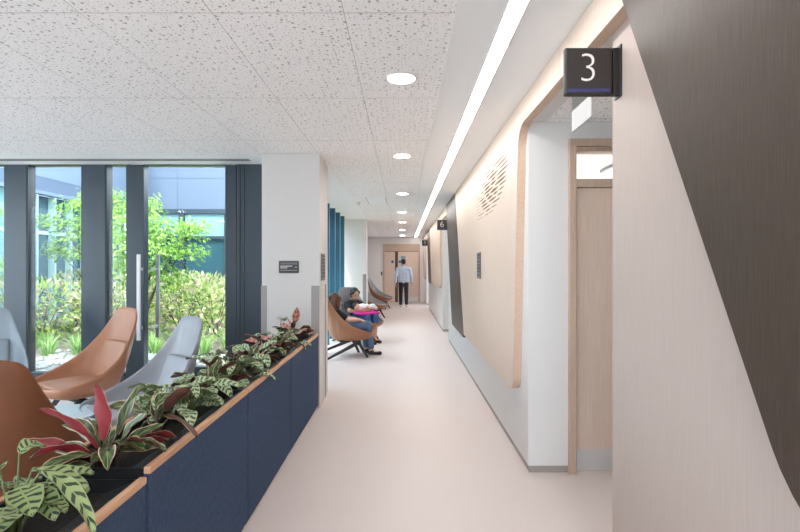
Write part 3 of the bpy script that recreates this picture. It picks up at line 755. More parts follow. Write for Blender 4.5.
plant('stromanthe_plant', 'plant with long drooping burgundy leaves over the oak rim', (PC+.04, 2.12, PZ), 'dusk', 17, 5, .9,
      extra=[(R_(-25), .13, .03, .5, .24, .06, 1.3, 2.7, 0, 1), (R_(-55), .10, .03, .4, .20, .06, 1.1, 2.4, 0, 1), (R_(80), .17, .02, .7, .12, .06, 1.0, .3, 0, 1)])
plant('feather_calathea', 'dense clump of pale feathered leaves in the middle of the second planter unit', (PC, 2.48, PZ), 'feather', 5, 44, 1.15)
plant('calathea_plant', 'plant with big dusky leaves and one pale cream leaf beside the grey chair', (PC, 2.86, PZ), 'dusk', 23, 12, 1.0,
      extra=[(R_(-70), .20, .02, 1.2, .15, .09, 1.6, .2, 2, 1), (R_(170), .20, .02, .9, .14, .06, 1.2, 0, 2, 1)])
plant('feather_calathea', 'clump of grey green feathered leaves at the joint of the third unit', (PC, 3.22, PZ), 'feather', 29, 34, 1.15,
      extra=[(R_(-20), .16, .06, .1, .18, .07, .6, 0, 0, 1), (R_(175), .20, .08, .2, .18, .055, .7, 0, 0, 1)])
plant('stromanthe_plant', 'plant with bronze and green leaves in the middle of the third unit', (PC, 3.66, PZ), 'dusk', 31, 22, 1.2, extra=[(R_(-50), .12, .08, .4, .2, .08, 1.2, 0, 2, 3)])
plant('stromanthe_plant', 'plant with blotched pink leaves before the near end of the farthest unit', (PC, 4.06, PZ), 'blush', 37, 16, 1.1, extra=[(R_(-80), .19, .02, .5, .17, .09, .9, 0, 0, 1), (R_(60), .15, .04, .5, .2, .07, 1.0, 0, 2, 1), (R_(-30), .10, .05, .3, .15, .07, 1.0, 0, 2, 1), (R_(-120), .10, .05, .3, .15, .07, 1.0, 0, 2, 1)])
plant('feather_calathea', 'low spreading plant with light green leaf tips over the far trough', (PC, 4.5, PZ), 'feather', 41, 22, 1.25, extra=[(R_(90), .28, .02, .3, .13, .09, .9, 0, 0, 1)])
plant('stromanthe_plant', 'farthest plant with a pointed pink leaf against the column', (PC+.02, 4.98, PZ), 'blush', 43, 14, 1.0, extra=[(R_(-60), .20, .02, 1.3, .17, .075, .2, 3.1, 0, 1), (R_(-140), .12, .05, .7, .16, .08, .8, 0, 2, 1), (R_(-20), .10, .05, .3, .14, .06, .9, 0, 2, 1)])

# ------------------------------------------------------------------ lounge chairs (local +X is the front)
def cr(P, n):
    P = [Vector(p) for p in P]; out = []
    for i in range(len(P)-1):
        p0 = P[i-1] if i else P[0]*2-P[1]
        if i == 0: p0 = Vector((P[1].x, -P[1].y, P[1].z))
        p1, p2 = P[i], P[i+1]
        p3 = P[i+2] if i+2 < len(P) else Vector((P[i].x, -P[i].y, P[i].z))
        for k in range(n):
            t = k/n
            out.append(.5*((2*p1)+(p2-p0)*t+(2*p0-5*p1+4*p2-p3)*t*t+(3*p1-p0-3*p2+p3)*t*t*t))
    out.append(P[-1]); return out
RIM = [(.42,0,.375),(.41,.20,.385),(.355,.335,.40),(.20,.395,.44),(.03,.39,.51),(-.11,.355,.61),(-.225,.30,.745),(-.31,.245,.885),(-.355,.205,.985),(-.375,.14,1.025),(-.38,0,1.03)]
BAS = [(.27,0,.27),(.26,.1,.27),(.22,.18,.27),(.12,.215,.27),(.02,.22,.27),(-.07,.20,.27),(-.13,.17,.27),(-.17,.14,.27),(-.195,.10,.27),(-.21,.06,.27),(-.215,0,.27)]
SEA = [(.375,0,.355),(.365,.17,.36),(.31,.27,.36),(.19,.31,.355),(.05,.30,.355),(-.06,.265,.355),(-.13,.21,.355),(-.16,.165,.355),(-.18,.11,.355),(-.195,.065,.355),(-.20,0,.355)]
def loop(P, n=3):
    h = cr(P, n); return h + [Vector((p.x, -p.y, p.z)) for p in h[-2:0:-1]]
def make_chair(label, outer, inner):
    t = thing('lounge_chair', label, 'chair', group='high backed shell lounge chairs')
    R, B, Q = loop(RIM), loop(BAS), loop(SEA); n = len(R)
    def ringmesh(rings, capA, capB):
        mb = MB(); vs = [[mb.bm.verts.new(p) for p in r] for r in rings]
        for i in range(len(vs)-1):
            for k in range(n): mb.bm.faces.new((vs[i][k], vs[i][(k+1)%n], vs[i+1][(k+1)%n], vs[i+1][k]))
        for flag, r in ((capA, vs[0]), (capB, vs[-1])):
            if flag is not None:
                cv = mb.bm.verts.new(flag)
                for k in range(n): mb.bm.faces.new((cv, r[k], r[(k+1)%n]))
        return mb
    def rad(p): v = Vector((p.x, p.y, 0)); return v.normalized() if v.length > 1e-4 else v
    outr = []
    for i in range(8):
        s_ = i/7
        outr.append([B[k].lerp(R[k], s_)+rad(R[k])*(.045*math.sin(PI*s_)**.8*(1 if R[k].z < .7 else .55))-Vector((0,0,.02*math.sin(PI*s_))) for k in range(n)])
    rin = [R[k]-rad(R[k])*.012+Vector((0,0,.008)) for k in range(n)]
    rin2 = [R[k]-rad(R[k])*.026+Vector((0,0,.0)) for k in range(n)]
    ringmesh(outr+[rin], Vector((.02,0,.265)), None).build('shell', outer, t, subsurf=1)
    inr = [rin, rin2]
    for i in range(1, 6):
        s_ = i/5
        inr.append([rin2[k].lerp(Q[k], s_)+rad(R[k])*(.018*math.sin(PI*s_))-Vector((0,0,.035*math.sin(PI*s_)*(1 if R[k].z < .75 else .2))) for k in range(n)])
    inr.append([q.lerp(Vector((.08,0,.335)), .5) for q in Q])
    ringmesh(inr, None, Vector((.08,0,.33))).build('lining', inner, t, subsurf=1)
    # cushions
    mb = MB(); mb.obox((.12, 0, .362), .48, .52, .075); o = mb.build('seat_cushion', inner, t, bevel=.03, subsurf=2)
    Ry = Matrix.Rotation(math.radians(-19), 3, 'Y')
    mb = MB(); mb.obox((-.208, 0, .535), .075, .42, .40, Ry); o = mb.build('back_cushion', inner, t, bevel=.03, subsurf=2)
    for s_ in (-1, 1):
        MB().bar((.16, s_*.17, .265), (.30, s_*.27, 0.0), .045, .05, w2=.028, h2=.03).build('leg', M['leg'], t, bevel=.004)
        MB().bar((.20, s_*.185, .25), (-.42, s_*.33, 0.0), .045, .055, w2=.028, h2=.03).build('leg', M['leg'], t, bevel=.004)
    MB().box(.13, .21, -.19, .19, .245, .275).box(-.12, -.06, -.2, .2, .245, .275).box(-.1, .18, -.03, .03, .25, .274).build('base_frame', M['leg'], t, bevel=.004)
    return t
def place(o, x, y, deg): o.location = (x, y, 0); o.rotation_euler = (0, 0, R_(deg)); return o
c_brown = place(make_chair('dark tan leather lounge chair in the left foreground, seen from behind', M['brown'], M['brown']), -2.0, 2.58, 112)
c_tan = place(make_chair('tan leather lounge chair by the garden glazing, facing left', M['tan'], M['tan']), -2.94, 4.87, 236)
c_grey = place(make_chair('grey leather lounge chair in front of the glass door', M['grey'], M['grey']), -1.98, 4.01, 226)
c_bg = place(make_chair('pale blue grey lounge chair cut by the left picture edge', M['bluegrey'], M['bluegrey']), -3.98, 4.87, -60)
c1 = place(make_chair('brown shelled corridor chair with the long haired woman', M['shellbrown'], M['grey']), -.93, 8.37, 20)
dup(c1, (-.85, 10.0, 0), R_(-45), 'grey lined corridor chair with the mother holding a baby')
dup(c1, (-.86, 14.3, 0), R_(-14), 'empty brown shelled chair just beyond the second column')
dup(c1, (-.80, 17.6, 0), R_(-14), 'empty brown shelled chair farthest down the corridor')
t = thing('round_table', 'low pale round table behind the dark tan chair', 'table', (-2.5, 3.75, 0))
MB().lathe([(.26, .36), (.27, .365), (.27, .38), (.26, .385)], (0,0,0), 40).build('table_top', M['table'], t)
MB().lathe([(.025, .012), (.025, .36)], (0,0,0), 16).build('stem', M['leg'], t)
MB().lathe([(.17, 0), (.17, .008), (.03, .012)], (0,0,0), 32).build('foot', M['leg'], t)

# ------------------------------------------------------------------ people
def V(*a): return Vector(a)
def hand(mb, w, d, nrm, side, curl=.5, sc=1.0):
    """w wrist, d finger direction, nrm back-of-hand normal; side: thumb direction sign"""
    d = d.normalized(); nrm = (nrm-d*nrm.dot(d)).normalized(); s_ = d.cross(nrm)*side
    L = .085*sc; pc = w+d*L
    for k in range(4):
        off = (k-1.5)*.0195*sc
        mb.caps(w+s_*off*.6+d*.01, w+d*L+s_*off, .014*sc, .0115*sc)
        ln = (.036, .042, .039, .03)[k]*sc
        a = w+d*L+s_*off*1.05; d1 = (d*math.cos(curl)-nrm*math.sin(curl)); b = a+d1*ln
        d2 = (d*math.cos(curl*2)-nrm*math.sin(curl*2)); c_ = b+d2*ln*.85
        mb.chain([a, b, c_], [.0092*sc, .0084*sc, .0072*sc])
    tb = w+d*.02*sc+s_*-.022*sc; t1 = tb+(d*.7-s_*.6-nrm*.3).normalized()*.042*sc; t2 = t1+(d*.9-s_*.15-nrm*.4).normalized()*.032*sc
    mb.chain([tb, t1, t2], [.013*sc, .0105*sc, .0085*sc])
def head(mb, c, fwd, up, sc=1.0):
    f = fwd.normalized(); u = (up-f*up.dot(f)).normalized(); s_ = u.cross(f)
    R = Matrix((f, s_, u)).transposed()
    P = lambda a, b, e: c+R@Vector((a*sc, b*sc, e*sc))
    mb.ball(P(-.012, 0, .022), .098*sc, .077*sc, .094*sc, R); mb.ball(P(.022, 0, -.035), .066*sc, .058*sc, .075*sc, R)
    mb.caps(P(.062, 0, -.085), P(.05, 0, -.08), .022*sc, .03*sc)
    mb.caps(P(.082, 0, .005), P(.103, 0, -.028), .009*sc, .014*sc)
    for q in (-1, 1):
        mb.ball(P(-.005, q*.078, -.01), .018*sc, .009*sc, .03*sc, R)
        mb.ball(P(.055, q*.035, -.03), .028*sc, .022*sc, .025*sc, R)
    return P, R
def face(P, R, sc, par):
    for q in (-1, 1): MB().ball(P(.079, q*.031, .002), .009*sc, .013*sc, .007*sc, R).build('eye', M['eye'], par, smooth=True)
    MB().ball(P(.083, 0, -.058), .007*sc, .023*sc, .007*sc, R).build('mouth', M['lip'], par, smooth=True)
    mb = MB()
    for q in (-1, 1): mb.caps(P(.087, q*.017, .026), P(.078, q*.047, .027), .004*sc, .003*sc)
    mb.build('eyebrows', M['hairk'], par, smooth=True)

def seated(label, loc, yaw, skin, hd, hf, arms, legs, top, bottom, shoe, hair, longhair, capri=False, torso=None):
    t = thing('person', label, 'person', loc, yaw)
    pel, wai, che, nek = torso or (V(-.03,0,.455), V(-.10,0,.55), V(-.165,0,.68), V(-.185,0,.79))
    b = MB()
    b.caps(pel+V(0,.06,0), pel+V(0,-.06,0), .095, .095); b.caps(pel, wai, .105, .095); b.caps(wai, che, .095, .105)
    b.caps(che+V(0,.07,.04), che+V(0,-.07,.04), .075, .075); b.caps(che+V(-.01,0,.09), nek, .055, .048); b.caps(nek, hd+V(0,0,-.05), .046, .045)
    P, R = head(b, hd, hf, V(0,0,1), .95)
    cl = MB(); cl.caps(pel+V(0,.05,.03), pel+V(0,-.05,.03), .102, .102); cl.caps(pel, wai, .116, .106); cl.caps(wai, che, .106, .116); cl.caps(che+V(0,.075,.04), che+V(0,-.075,.04), .085, .085)
    tr = MB(); tr.caps(pel+V(0,.06,0), pel+V(0,-.06,0), .108, .108)
    for q, (sh, el, wr, hdir, nrm, cu) in zip((1, -1), arms):
        b.chain([sh, el, wr], [.045, .036, .026]); hand(b, wr, hdir, nrm, q, cu, .95)
        cl.chain([sh, sh.lerp(el, .65)], [.062, .055])
    for q, (hp, kn, an, toe) in zip((1, -1), legs):
        b.chain([hp, kn, kn.lerp(an, .3), an], [.078, .054, .055, .036]); b.chain([an+V(-.02,0,-.02), toe], [.034, .026])
        if capri: tr.chain([hp, kn, kn.lerp(an, .25)], [.094, .07, .066])
        else: tr.chain([hp, kn, kn.lerp(an, .88)], [.094, .07, .052])
    body = b.build('body', skin, t, remesh=.0075)
    cl.build('top', top, t, remesh=.011); tr.build('trousers', bottom, t, remesh=.011)
    for q, (hp, kn, an, toe) in zip((1, -1), legs):
        MB().caps(an+V(-.035,0,-.045), an+V(-.0,0,-.03), .038, .042).caps(an+V(-.03,0,-.048), toe+V(.01,0,-.004), .037, .032).build('shoe', shoe, t, remesh=.008)
    h = MB()
    h.ball(P(-.04, 0, .045), .096, .087, .09, R); h.ball(P(-.055, 0, -.01), .075, .084, .09, R)
    if longhair:
        for q in (-1, 0, 1): h.chain([P(-.06, q*.045, 0), P(-.10, q*.075, -.12), P(-.07, q*.085, -.25)], [.06, .058, .035])
        for q in (-1, 1): h.chain([P(.02, q*.075, .05), P(.0, q*.088, -.06), P(.02, q*.095, -.2)], [.03, .032, .02])
    else:
        h.ball(P(-.105, 0, .03), .04, .045, .045, R)
        for q in (-1, 1): h.chain([P(.03, q*.06, .075), P(-.02, q*.085, .0)], [.025, .028])
    h.build('hair', hair, t, remesh=.008)
    face(P, R, .95, t)
    return t
def legset(y0, kz=.50, fx=.44, off=0):
    return [(V(.02, .085, .475), V(.36, .10+y0, kz), V(fx, .09+y0, .095), V(fx+.13, .10+y0, .035)), (V(.02, -.085, .475), V(.35, -.09+y0, kz), V(fx+off, -.08+y0, .095), V(fx+.13+off, -.085+y0, .035))]
ZS = .0
seated('woman with long brown hair in black top and jeans, sitting seen from behind', (-.93, 8.37, 0), R_(20), M['skin2'], V(-.15, 0, .895), V(1, .25, -.15),
       [(V(-.165,.155,.72), V(.0,.22,.60), V(.20,.12,.585), V(.9,-.4,-.1), V(0,.2,1), .4), (V(-.165,-.155,.72), V(.0,-.22,.60), V(.20,-.12,.585), V(.9,.4,-.1), V(0,-.2,1), .4)],
       legset(0, .49, .38, .04), M['black'], M['denim'], M['shoe'], M['hairb'], True)
seated('dark haired mother in black top looking down at the baby', (-.85, 10.0, 0), R_(-45), M['skin'], V(-.115, 0, .895), V(1, -.2, -.42),
       [(V(-.165,.155,.72), V(.02,.25,.60), V(.20,.10,.615), V(.1,-1,.1), V(1,0,.3), .5), (V(-.165,-.155,.72), V(.03,-.25,.60), V(.19,-.03,.60), V(.1,1,.1), V(1,0,-.3), .5)],
       legset(0, .49, .36, .06), M['black'], M['denim2'], M['shoe'], M['hairk'], False, capri=True)
t = thing('lap_cushion', 'magenta pad lying across the mother\'s lap', 'cushion', (-.85, 10.0, 0), R_(-45))
MB().obox((.24, 0, .562), .26, .46, .045, Matrix.Rotation(.06, 3, 'Y')).build('pad', M['pink'], t, bevel=.018, subsurf=1)
t = thing('person', 'baby in white lying in the mother\'s arms', 'person', (-.85, 10.0, 0), R_(-45))
b = MB(); hc = V(.125, -.17, .69)
b.ball(hc, .062, .068, .062); b.ball(hc+V(.055, .01, .0), .012); b.caps(hc+V(0,.05,-.02), V(.12,.0,.66), .045, .068); b.caps(V(.12,0,.66), V(.13,.11,.645), .068, .06)
b.chain([V(.14,.11,.65), V(.23,.16,.69), V(.24,.25,.64)], [.045, .034, .024]); b.chain([V(.11,.12,.64), V(.19,.2,.66), V(.2,.28,.615)], [.045, .034, .024])
b.chain([V(.16,-.07,.68), V(.22,-.03,.67), V(.235,.03,.685)], [.026, .022, .017])
for k in range(4): b.caps(V(.235,.03,.68+.006*k), V(.242,.05,.676+.007*k), .007, .005)
b.build('body', M['skin2'], t, remesh=.006)
g = MB(); g.caps(V(.12,-.085,.665), V(.12,0,.66), .062, .08); g.caps(V(.12,0,.66), V(.13,.11,.645), .08, .07)
g.chain([V(.14,.11,.65), V(.23,.16,.69), V(.238,.22,.655)], [.055, .043, .034]); g.chain([V(.11,.12,.64), V(.19,.2,.66), V(.198,.25,.63)], [.055, .043, .034]); g.chain([V(.16,-.07,.68), V(.215,-.035,.672)], [.036, .03])
g.build('romper', M['babyw'], t, remesh=.008)
MB().ball(hc+V(-.012,-.012,.01), .062, .067, .064).build('hair', M['hairk'], t, smooth=True)

t = thing('person', 'man in light blue shirt and dark trousers walking away down the corridor', 'person', (.02, 18.3, 0), PI/2)
b = MB(); hd = V(.02, 0, 1.585)
P, R = head(b, hd, V(1, 0, -.08), V(0,0,1), 1.0)
b.caps(V(0,.075,.92), V(0,-.075,.92), .11, .11); b.caps(V(0,0,.95), V(0,0,1.12), .125, .125); b.caps(V(0,.06,1.15), V(0,-.06,1.15), .12, .12); b.caps(V(-.01,.12,1.33), V(-.01,-.12,1.33), .075, .075); b.caps(V(0,0,1.36), hd+V(0,0,-.06), .055, .05)
legs = [(V(0,.09,.9), V(.10,.10,.50), V(.06,.10,.09), V(.20,.11,.035)), (V(0,-.09,.9), V(.03,-.10,.50), V(-.20,-.10,.115), V(-.09,-.11,.035))]
arms = [(V(-.01,.20,1.35), V(-.10,.265,1.09), V(-.03,.29,.85), V(.25,0,-1), V(0,1,0)), (V(-.01,-.20,1.35), V(.0,-.27,1.09), V(.15,-.28,.88), V(.4,0,-1), V(0,-1,0))]
sh = MB(); sh.caps(V(0,.075,.95), V(0,-.075,.95), .135, .135); sh.caps(V(0,0,.95), V(0,0,1.25), .142, .142); sh.caps(V(0,.07,1.0), V(0,.07,1.2), .13, .132); sh.caps(V(0,-.07,1.0), V(0,-.07,1.2), .13, .132); sh.caps(V(-.01,.125,1.335), V(-.01,-.125,1.335), .09, .09); sh.caps(V(0,0,1.38), V(0,0,1.43), .075, .065); sh.caps(V(0,.07,1.2), V(0,.09,1.3), .132, .1); sh.caps(V(0,-.07,1.2), V(0,-.09,1.3), .132, .1)
tr = MB(); tr.caps(V(0,.075,.92), V(0,-.075,.92), .12, .12)
for q, (a, e, w, hd_, nr) in zip((1, -1), arms):
    b.chain([a, e, w], [.05, .04, .03]); hand(b, w, hd_, nr, -q, .35)
    sh.chain([a, e, e.lerp(w, .85)], [.07, .056, .045])
for hp, kn, an, toe in legs:
    b.chain([hp, kn, kn.lerp(an, .3), an], [.085, .058, .058, .038]); b.chain([an+V(-.02,0,-.02), toe], [.035, .026])
    tr.chain([hp, kn, an+V(0,0,.03)], [.098, .074, .062])
b.build('body', M['skin'], t, remesh=.009); sh.build('shirt', M['shirt'], t, remesh=.012); tr.build('trousers', M['trousers'], t, remesh=.012)
for hp, kn, an, toe in legs:
    MB().caps(an+V(-.04,0,-.05), an+V(0,0,-.03), .04, .045).caps(an+V(-.04,0,-.052), toe+V(.03,0,-.002), .038, .033).build('shoe', M['shoew'], t, remesh=.009)
h = MB(); h.ball(P(-.025, 0, .042), .102, .083, .087, R); h.ball(P(-.045, 0, -.01), .072, .078, .07, R); h.build('hair', M['hairk'], t, remesh=.009)
face(P, R, 1.0, t)

# ------------------------------------------------------------------ garden court
g = MB(); g.prism([(-30, WIN+.15), (BAY-.25, WIN+.15), (BAY-.25, 20), (-30, 20)], 'z', -.25, -.05)
tag(g.build('garden_ground', M['gravel']), 'pale gravel ground of the garden court', 'ground', kind='structure')
g = MB(); g.prism([(-14, BACK-.19), (LEFT-.25, BACK-.19), (LEFT-.25, WIN+.12), (-14, WIN+.12)], 'z', -.25, -.051)
tag(g.build('garden_ground', M['bouncepaving']), 'unseen ground outside the far left glazing, made pale to bounce sunlight indoors', 'ground', kind='structure')  # unseen, pale for the same upward bounce through the left panes
g = MB()
rows = []
nx, ny = 26, 12
for i in range(nx+1):
    x = -8.4+i*(6.5/nx); r_ = []
    for j in range(ny+1):
        yy = 9.0+j*(6.6/ny); zz = -.045+.22*min(1, j/5)+.03*math.sin(i*1.3+j*.9)*min(1, j)
        r_.append(g.bm.verts.new((x, yy+.25*math.sin(i*.7)*(1 if j < 2 else 0), zz)))
    rows.append(r_)
for i in range(nx):
    for j in range(ny): g.bm.faces.new((rows[i][j], rows[i+1][j], rows[i+1][j+1], rows[i][j+1]))
tag(g.build('planting_bed', M['earth'], smooth=True), 'raised bark mulch bed under the garden shrubs', 'ground', kind='structure')
tag(MB().box(-8, BAY-.3, WIN+.2, WIN+.75, -.049, .02).build('paving_strip', M['paver']), 'slate paving strip outside the glazing', 'paving', kind='structure')
rnd = random.Random(77); mb = MB()
for i in range(700):
    x = rnd.uniform(-7.5, -1.9); yy = rnd.uniform(WIN+.85, 9.6); s_ = rnd.uniform(.03, .075)
    bmesh.ops.create_icosphere(mb.bm, subdivisions=1, radius=1, matrix=Matrix.Translation((x, yy, -.04))@Matrix.Rotation(rnd.random()*6, 4, 'Z')@Matrix.Diagonal((s_, s_*.75, s_*.5, 1)))
tag(mb.build('pebbles', M['stone'], smooth=True), 'white pebbles scattered over the gravel', 'pebbles', kind='stuff')
tag(MB().box(-2.95, BAY-.3, WIN+.8, 12.6, -.049, -.01).build('reflector', M['bouncepaving']), 'pale terrace added unseen to bounce sun into the teal seating bay', 'paving', kind='structure')  # hidden behind the column, added to reflect sun into the bay
t = thing('edging_stone', 'grey stone edging lying in the gravel beyond the left pane', 'edging', (-3.9, 8.05, -.05), R_(-52))
MB().box(-.75, .75, -.07, .07, 0, .09).build('slab', M['paver'], t, bevel=.01)

def leafcard(bm, p, d, nrm, L_, W_):
    d = d.normalized(); s_ = d.cross(nrm).normalized(); n2 = s_.cross(d)
    a = bm.verts.new(p); b = bm.verts.new(p+d*L_*.5+s_*W_/2+n2*W_*.15); c_ = bm.verts.new(p+d*L_-n2*L_*.12); e = bm.verts.new(p+d*L_*.5-s_*W_/2+n2*W_*.15); m_ = bm.verts.new(p+d*L_*.52)
    for f in ((a, b, m_), (b, c_, m_), (c_, e, m_), (e, a, m_)): bm.faces.new(f).smooth = True
def rdir(r): return Vector((r.gauss(0,1), r.gauss(0,1), r.gauss(0,1))).normalized()
def shrub(name, label, seed, m, n=520, rx=.62, rz=.5, L_=.12, W_=.055, grp=None):
    r = random.Random(seed); t = thing(name, label, 'shrub', group=grp); bm = MB()
    for i in range(n):
        v = rdir(r); rad = r.uniform(.55, 1.05)**.6
        p = Vector((v.x*rx*rad, v.y*rx*rad, .48+v.z*rz*rad))
        if p.z < .05: p.z = r.uniform(.05, .3)
        leafcard(bm.bm, p, (v+rdir(r)*.7+Vector((0,0,.25))), (Vector((0,0,1))+rdir(r)*.6), L_*r.uniform(.7, 1.25), W_*r.uniform(.7, 1.2))
    bm.build('foliage', m, t, fixn=False)
    st = MB()
    for i in range(7):
        a = i*.9; st.tube([(0, 0, 0), (math.cos(a)*.15, math.sin(a)*.15, .3), (math.cos(a)*.35, math.sin(a)*.35, .7)], .012, 6, r2=.005)
    st.build('stem', M['bark'], t)
    return t
sp = [(-7.7,10.2),(-6.85,9.9),(-6.0,10.3),(-5.2,9.9),(-4.4,10.3),(-3.6,9.9),(-7.3,11.7),(-6.4,11.5),(-5.4,11.9),(-4.5,11.6),(-3.7,11.9),(-6.7,13.3),(-5.6,13.4),(-4.6,13.3)]
def zone(x, y):
    px = VX+x*F/y
    return 'row nearest the glass' if y < 11 else ('middle row' if y < 12.8 else 'back row')
cnt = {}
s0_ = shrub('garden_shrub', '', 1, M['bush'], grp='leafy shrubs in the garden bed'); s1_ = shrub('garden_shrub', '', 2, M['bush2'], grp='leafy shrubs in the garden bed')
ordn = ['first', 'second', 'third', 'fourth', 'fifth', 'sixth', 'seventh', 'eighth']
rr = random.Random(9)
for i, (x, y) in enumerate(sp):
    z = zone(x, y); k = cnt.get(z, 0); cnt[z] = k+1
    pale = (i % 3 != 1)
    src = s1_ if pale else s0_
    lab = '%s shrub, %s from the left in the %s' % ('pale pink and green' if pale else 'bright green', ordn[k], z)
    used = src.get('used')
    if not used:
        src['used'] = 1; o = src; o.location = (x, y, .1); o.rotation_euler = (0, 0, i); o['label'] = lab
    else: o = dup(src, (x, y, .1), i*1.7, lab)
    o.scale = (1.05, 1.05, rr.uniform(1.05, 1.25))
for o in ALL():
    if 'used' in o: del o['used']
def tuft(label, seed):
    r = random.Random(seed); t = thing('grass_tuft', label, 'ornamental grass', group='grass tufts along the garden bed'); mb = MB()
    for i in range(110):
        a = r.random()*6.28; o_ = r.uniform(0, .1); p = Vector((math.cos(a)*o_, math.sin(a)*o_, 0)); h_ = r.uniform(.22, .42); ln = r.uniform(.08, .3)
        w = .007; prev = None; sd = Vector((-math.sin(a), math.cos(a), 0))
        for k in range(5):
            s_ = k/4; q = p+Vector((math.cos(a)*ln*s_*s_, math.sin(a)*ln*s_*s_, h_*(s_-.25*s_*s_*s_)))
            ww = w*(1-s_*.85); cur = (mb.bm.verts.new(q+sd*ww), mb.bm.verts.new(q-sd*ww))
            if prev: mb.bm.faces.new((prev[0], prev[1], cur[1], cur[0]))
            prev = cur
    mb.build('blades', M['blade'], t, fixn=False)
    return t
tf = None; k = 0
for row, yy in (('front', 8.75), ('back', 9.25)):
    for i in range(10):
        x = -7.3+i*.44+(.2 if row == 'back' else 0); lab = 'grass tuft %s in the %s tuft row, counting from the left' % (['first', 'second', 'third', 'fourth', 'fifth', 'sixth', 'seventh', 'eighth', 'ninth', 'tenth', 'eleventh', 'twelfth', 'thirteenth'][i], row)
        y_ = yy+.12*math.sin(i*2.1)
        if tf is None: tf = tuft(lab, 6); tf.location = (x, y_, -.05)
        else: dup(tf, (x, y_, -.05 if row == 'front' else -.02), i*1.3, lab)

def maple(label, loc, seed, h, pads, lean):
    r = random.Random(seed); t = thing('maple_tree', label, 'tree', loc); st = MB(); fo = MB()
    for (px, py, pz, pr) in pads:
        e = Vector((px, py, pz))
        mid = Vector((px*.35, py*.35, pz*.6))
        st.tube([(0, 0, 0), Vector((px*.08, py*.08, pz*.25)), mid, e], .035, 8, r2=.008)
        for i in range(int(520*pr)):
            a = r.random()*6.283; q = math.sqrt(r.random())*pr
            p = e+Vector((math.cos(a)*q, math.sin(a)*q*.8, r.gauss(0, .09)-q*q*.18))
            d = Vector((math.cos(a), math.sin(a), -.55))+rdir(r)*.5
            L_ = r.uniform(.07, .12)
            for dth in (-.6, 0, .6):
                leafcard(fo.bm, p, Matrix.Rotation(dth, 3, 'Z')@d, Vector((0,0,1))+rdir(r)*.35, L_*(1 if dth == 0 else .75), .03)
    st.build('trunk', M['bark'], t); fo.build('foliage', M['maple'], t, fixn=False)
maple('japanese maple with layered light green leaves behind the glass door', (-4.75, 9.4, 0), 3, 2.8,
      [(-.05,0,2.35,.55),(.45,.1,2.15,.6),(-.3,.1,2.0,.55),(.2,-.2,1.8,.6),(.75,.1,1.75,.45),(0,0,1.5,.6),(.35,.1,1.3,.5),(.1,-.1,2.6,.3),(1.0,0,2.15,.3)], 0)
maple('taller maple with airy leaves between the dark mullions', (-6.35, 11.0, 0), 8, 3.2,
      [(0,0,2.95,.5),(-.5,.1,2.75,.55),(.5,.1,2.7,.6),(-.9,0,2.4,.5),(.15,-.1,2.4,.65),(.7,0,2.1,.6),(-.4,0,2.1,.6),(0,0,1.75,.7),(.5,.1,1.5,.5),(-.95,0,1.8,.35)], 0)
maple('young maple at the left edge of the garden', (-7.55, 8.6, 0), 13, 2.8, [(0,0,2.7,.5),(.4,0,2.4,.5),(-.3,0,2.2,.5),(.1,0,1.8,.6),(.5,0,1.5,.5)], 0)

# building round the court
WY = 16.0; WXL = -8.5; SO = 3.2
t = thing('courtyard_building', 'blue grey clad building with banded windows across the garden', 'building', (0, 0, 0))
MB().box(-13, -2.2, WY, WY+.3, SO, 7.5).build('upper_cladding', M['panel'], t)
mb = MB()
for x in (-8.1, -6.95, -5.2, -3.4): mb.box(x, x+.02, WY-.006, WY-.0005, SO, 7.5)
mb.box(-8.4, -2.2, WY-.006, WY-.0005, 4.15, 4.165); mb.build('cladding_joints', M['joint'], t)
MB().box(-8.4, -2.2, WY+.1, WY+.25, -.1, SO-.01).build('window_glass', M['glassdark'], t)
MB().box(-8.4, -2.2, WY-.02, WY+.09, SO-.14, SO-.002).box(-8.4, -2.2, WY+.0, WY+.09, 2.28, 2.36).build('transom', M['frame'], t)
x = -8.3
while x < -3.5:
    MB().box(x, x+.16, WY-.02, WY+.09, -.1, SO-.15).build('mullion', M['frame'], t)
    MB().box(x+.17, x+1.38, WY+.05, WY+.09, 2.37, SO-.15).build('blind', M['blind'], t)
    x += 1.4
MB().box(WXL-.4, WXL, -2, WY-.01, SO, 7.5).build('wing_cladding', M['panel'], t)
MB().box(WXL+.0005, WXL+.006, 9, WY-.01, SO+.35, 7.5).build('pale_cladding_band', M['panelpale'], t)
MB().box(WXL-.05, WXL+.12, -2, WY-.01, SO-.08, SO-.001).build('wing_soffit', M['panelpale'], t)
MB().box(WXL-.2, WXL-.1, 6.5, WY-.01, -.1, SO-.09).build('wing_glass', M['glassdark'], t)
y = 7.0
while y < WY-.3:
    MB().box(WXL-.09, WXL+.08, y, y+.05, -.1, SO-.09).build('fin', M['fin'], t)
    if int(y*2) % 3 == 0: MB().box(WXL-.095, WXL-.06, y+.06, y+.50, .2, SO-.09).build('blind', M['blind'], t)
    y += .62
MB().box(WXL-.09, WXL-.04, 6.5, WY-.02, 2.2, 2.28).build('transom', M['fin'], t)

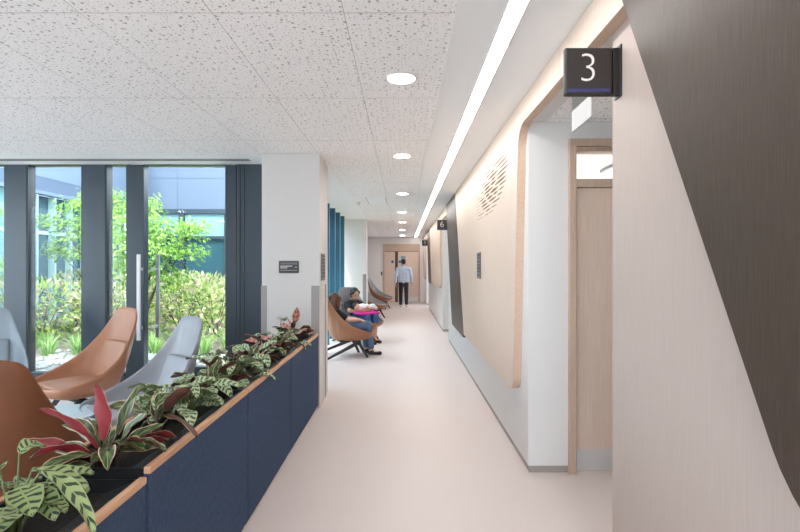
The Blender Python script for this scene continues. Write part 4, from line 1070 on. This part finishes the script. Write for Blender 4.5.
# pieces that sit on a part of their thing hang one level deeper
SUB = {'door_frame': [], 'sign_box': ['number', 'blue_bar'], 'plate': ['text_line', 'lettering', 'arrow', 'rule', 'header_band', 'button'], 'liner': ['soil'],
       'door_leaf': ['kick_plate', 'door_handle', 'round_sign', 'vision_panel'], 'pull_handle': ['handle_post'], 'mullion': ['gasket'], 'fin': ['fin_edge'], 'cover': ['frame'],
       'upper_cladding': ['cladding_joints'], 'wing_cladding': ['pale_cladding_band'], 'panel': ['joint_strip'], 'board': ['slot_grille', 'board_joint'], 'trim_ring': [], 'top': []}
base = lambda o: o.name.split('.')[0]
def centre(o):
    return sum((Vector(c) for c in o.bound_box), Vector())/8
for th in [o for o in ALL() if o.type == 'EMPTY']:
    kids = [k for k in ALL() if k.parent == th]
    for pn, subs in SUB.items():
        ps = [k for k in kids if base(k) == pn]
        if not ps: continue
        for k in kids:
            if base(k) in subs and k not in ps:
                k.parent = min(ps, key=lambda p: (centre(p)-centre(k)).length)

# ------------------------------------------------------------------ world, sun, camera, colour
w = bpy.data.worlds.new('World'); S.world = w; w.use_nodes = True
bg = w.node_tree.nodes['Background']; bg.inputs['Color'].default_value = (.78, .87, 1.0, 1); bg.inputs['Strength'].default_value = 5.0
sun = bpy.data.lights.new('Sun', 'SUN'); sun.energy = 5.0; sun.angle = R_(8); sun.color = (1, .96, .88)
so = bpy.data.objects.new('Sun', sun); COL.objects.link(so); so.rotation_euler = (R_(32), R_(-14), 0)
cam = bpy.data.cameras.new('Camera'); cam.sensor_width = 36; cam.lens = F/800*36; cam.shift_x = -(VX-400)/800; cam.clip_start = .05
co = bpy.data.objects.new('Camera', cam); COL.objects.link(co); co.location = (0, 0, EYE); co.rotation_euler = (PI/2, 0, 0)
S.camera = co
S.view_settings.view_transform = 'Standard'; S.view_settings.look = 'None'; S.view_settings.gamma = 1
S.view_settings.use_curve_mapping = False; S.view_settings.exposure = 0.70
S.cycles.max_bounces = 10; S.cycles.diffuse_bounces = 5; S.cycles.transparent_max_bounces = 12
S.cycles.use_denoising = True
S.cycles.caustics_reflective = False; S.cycles.caustics_refractive = False
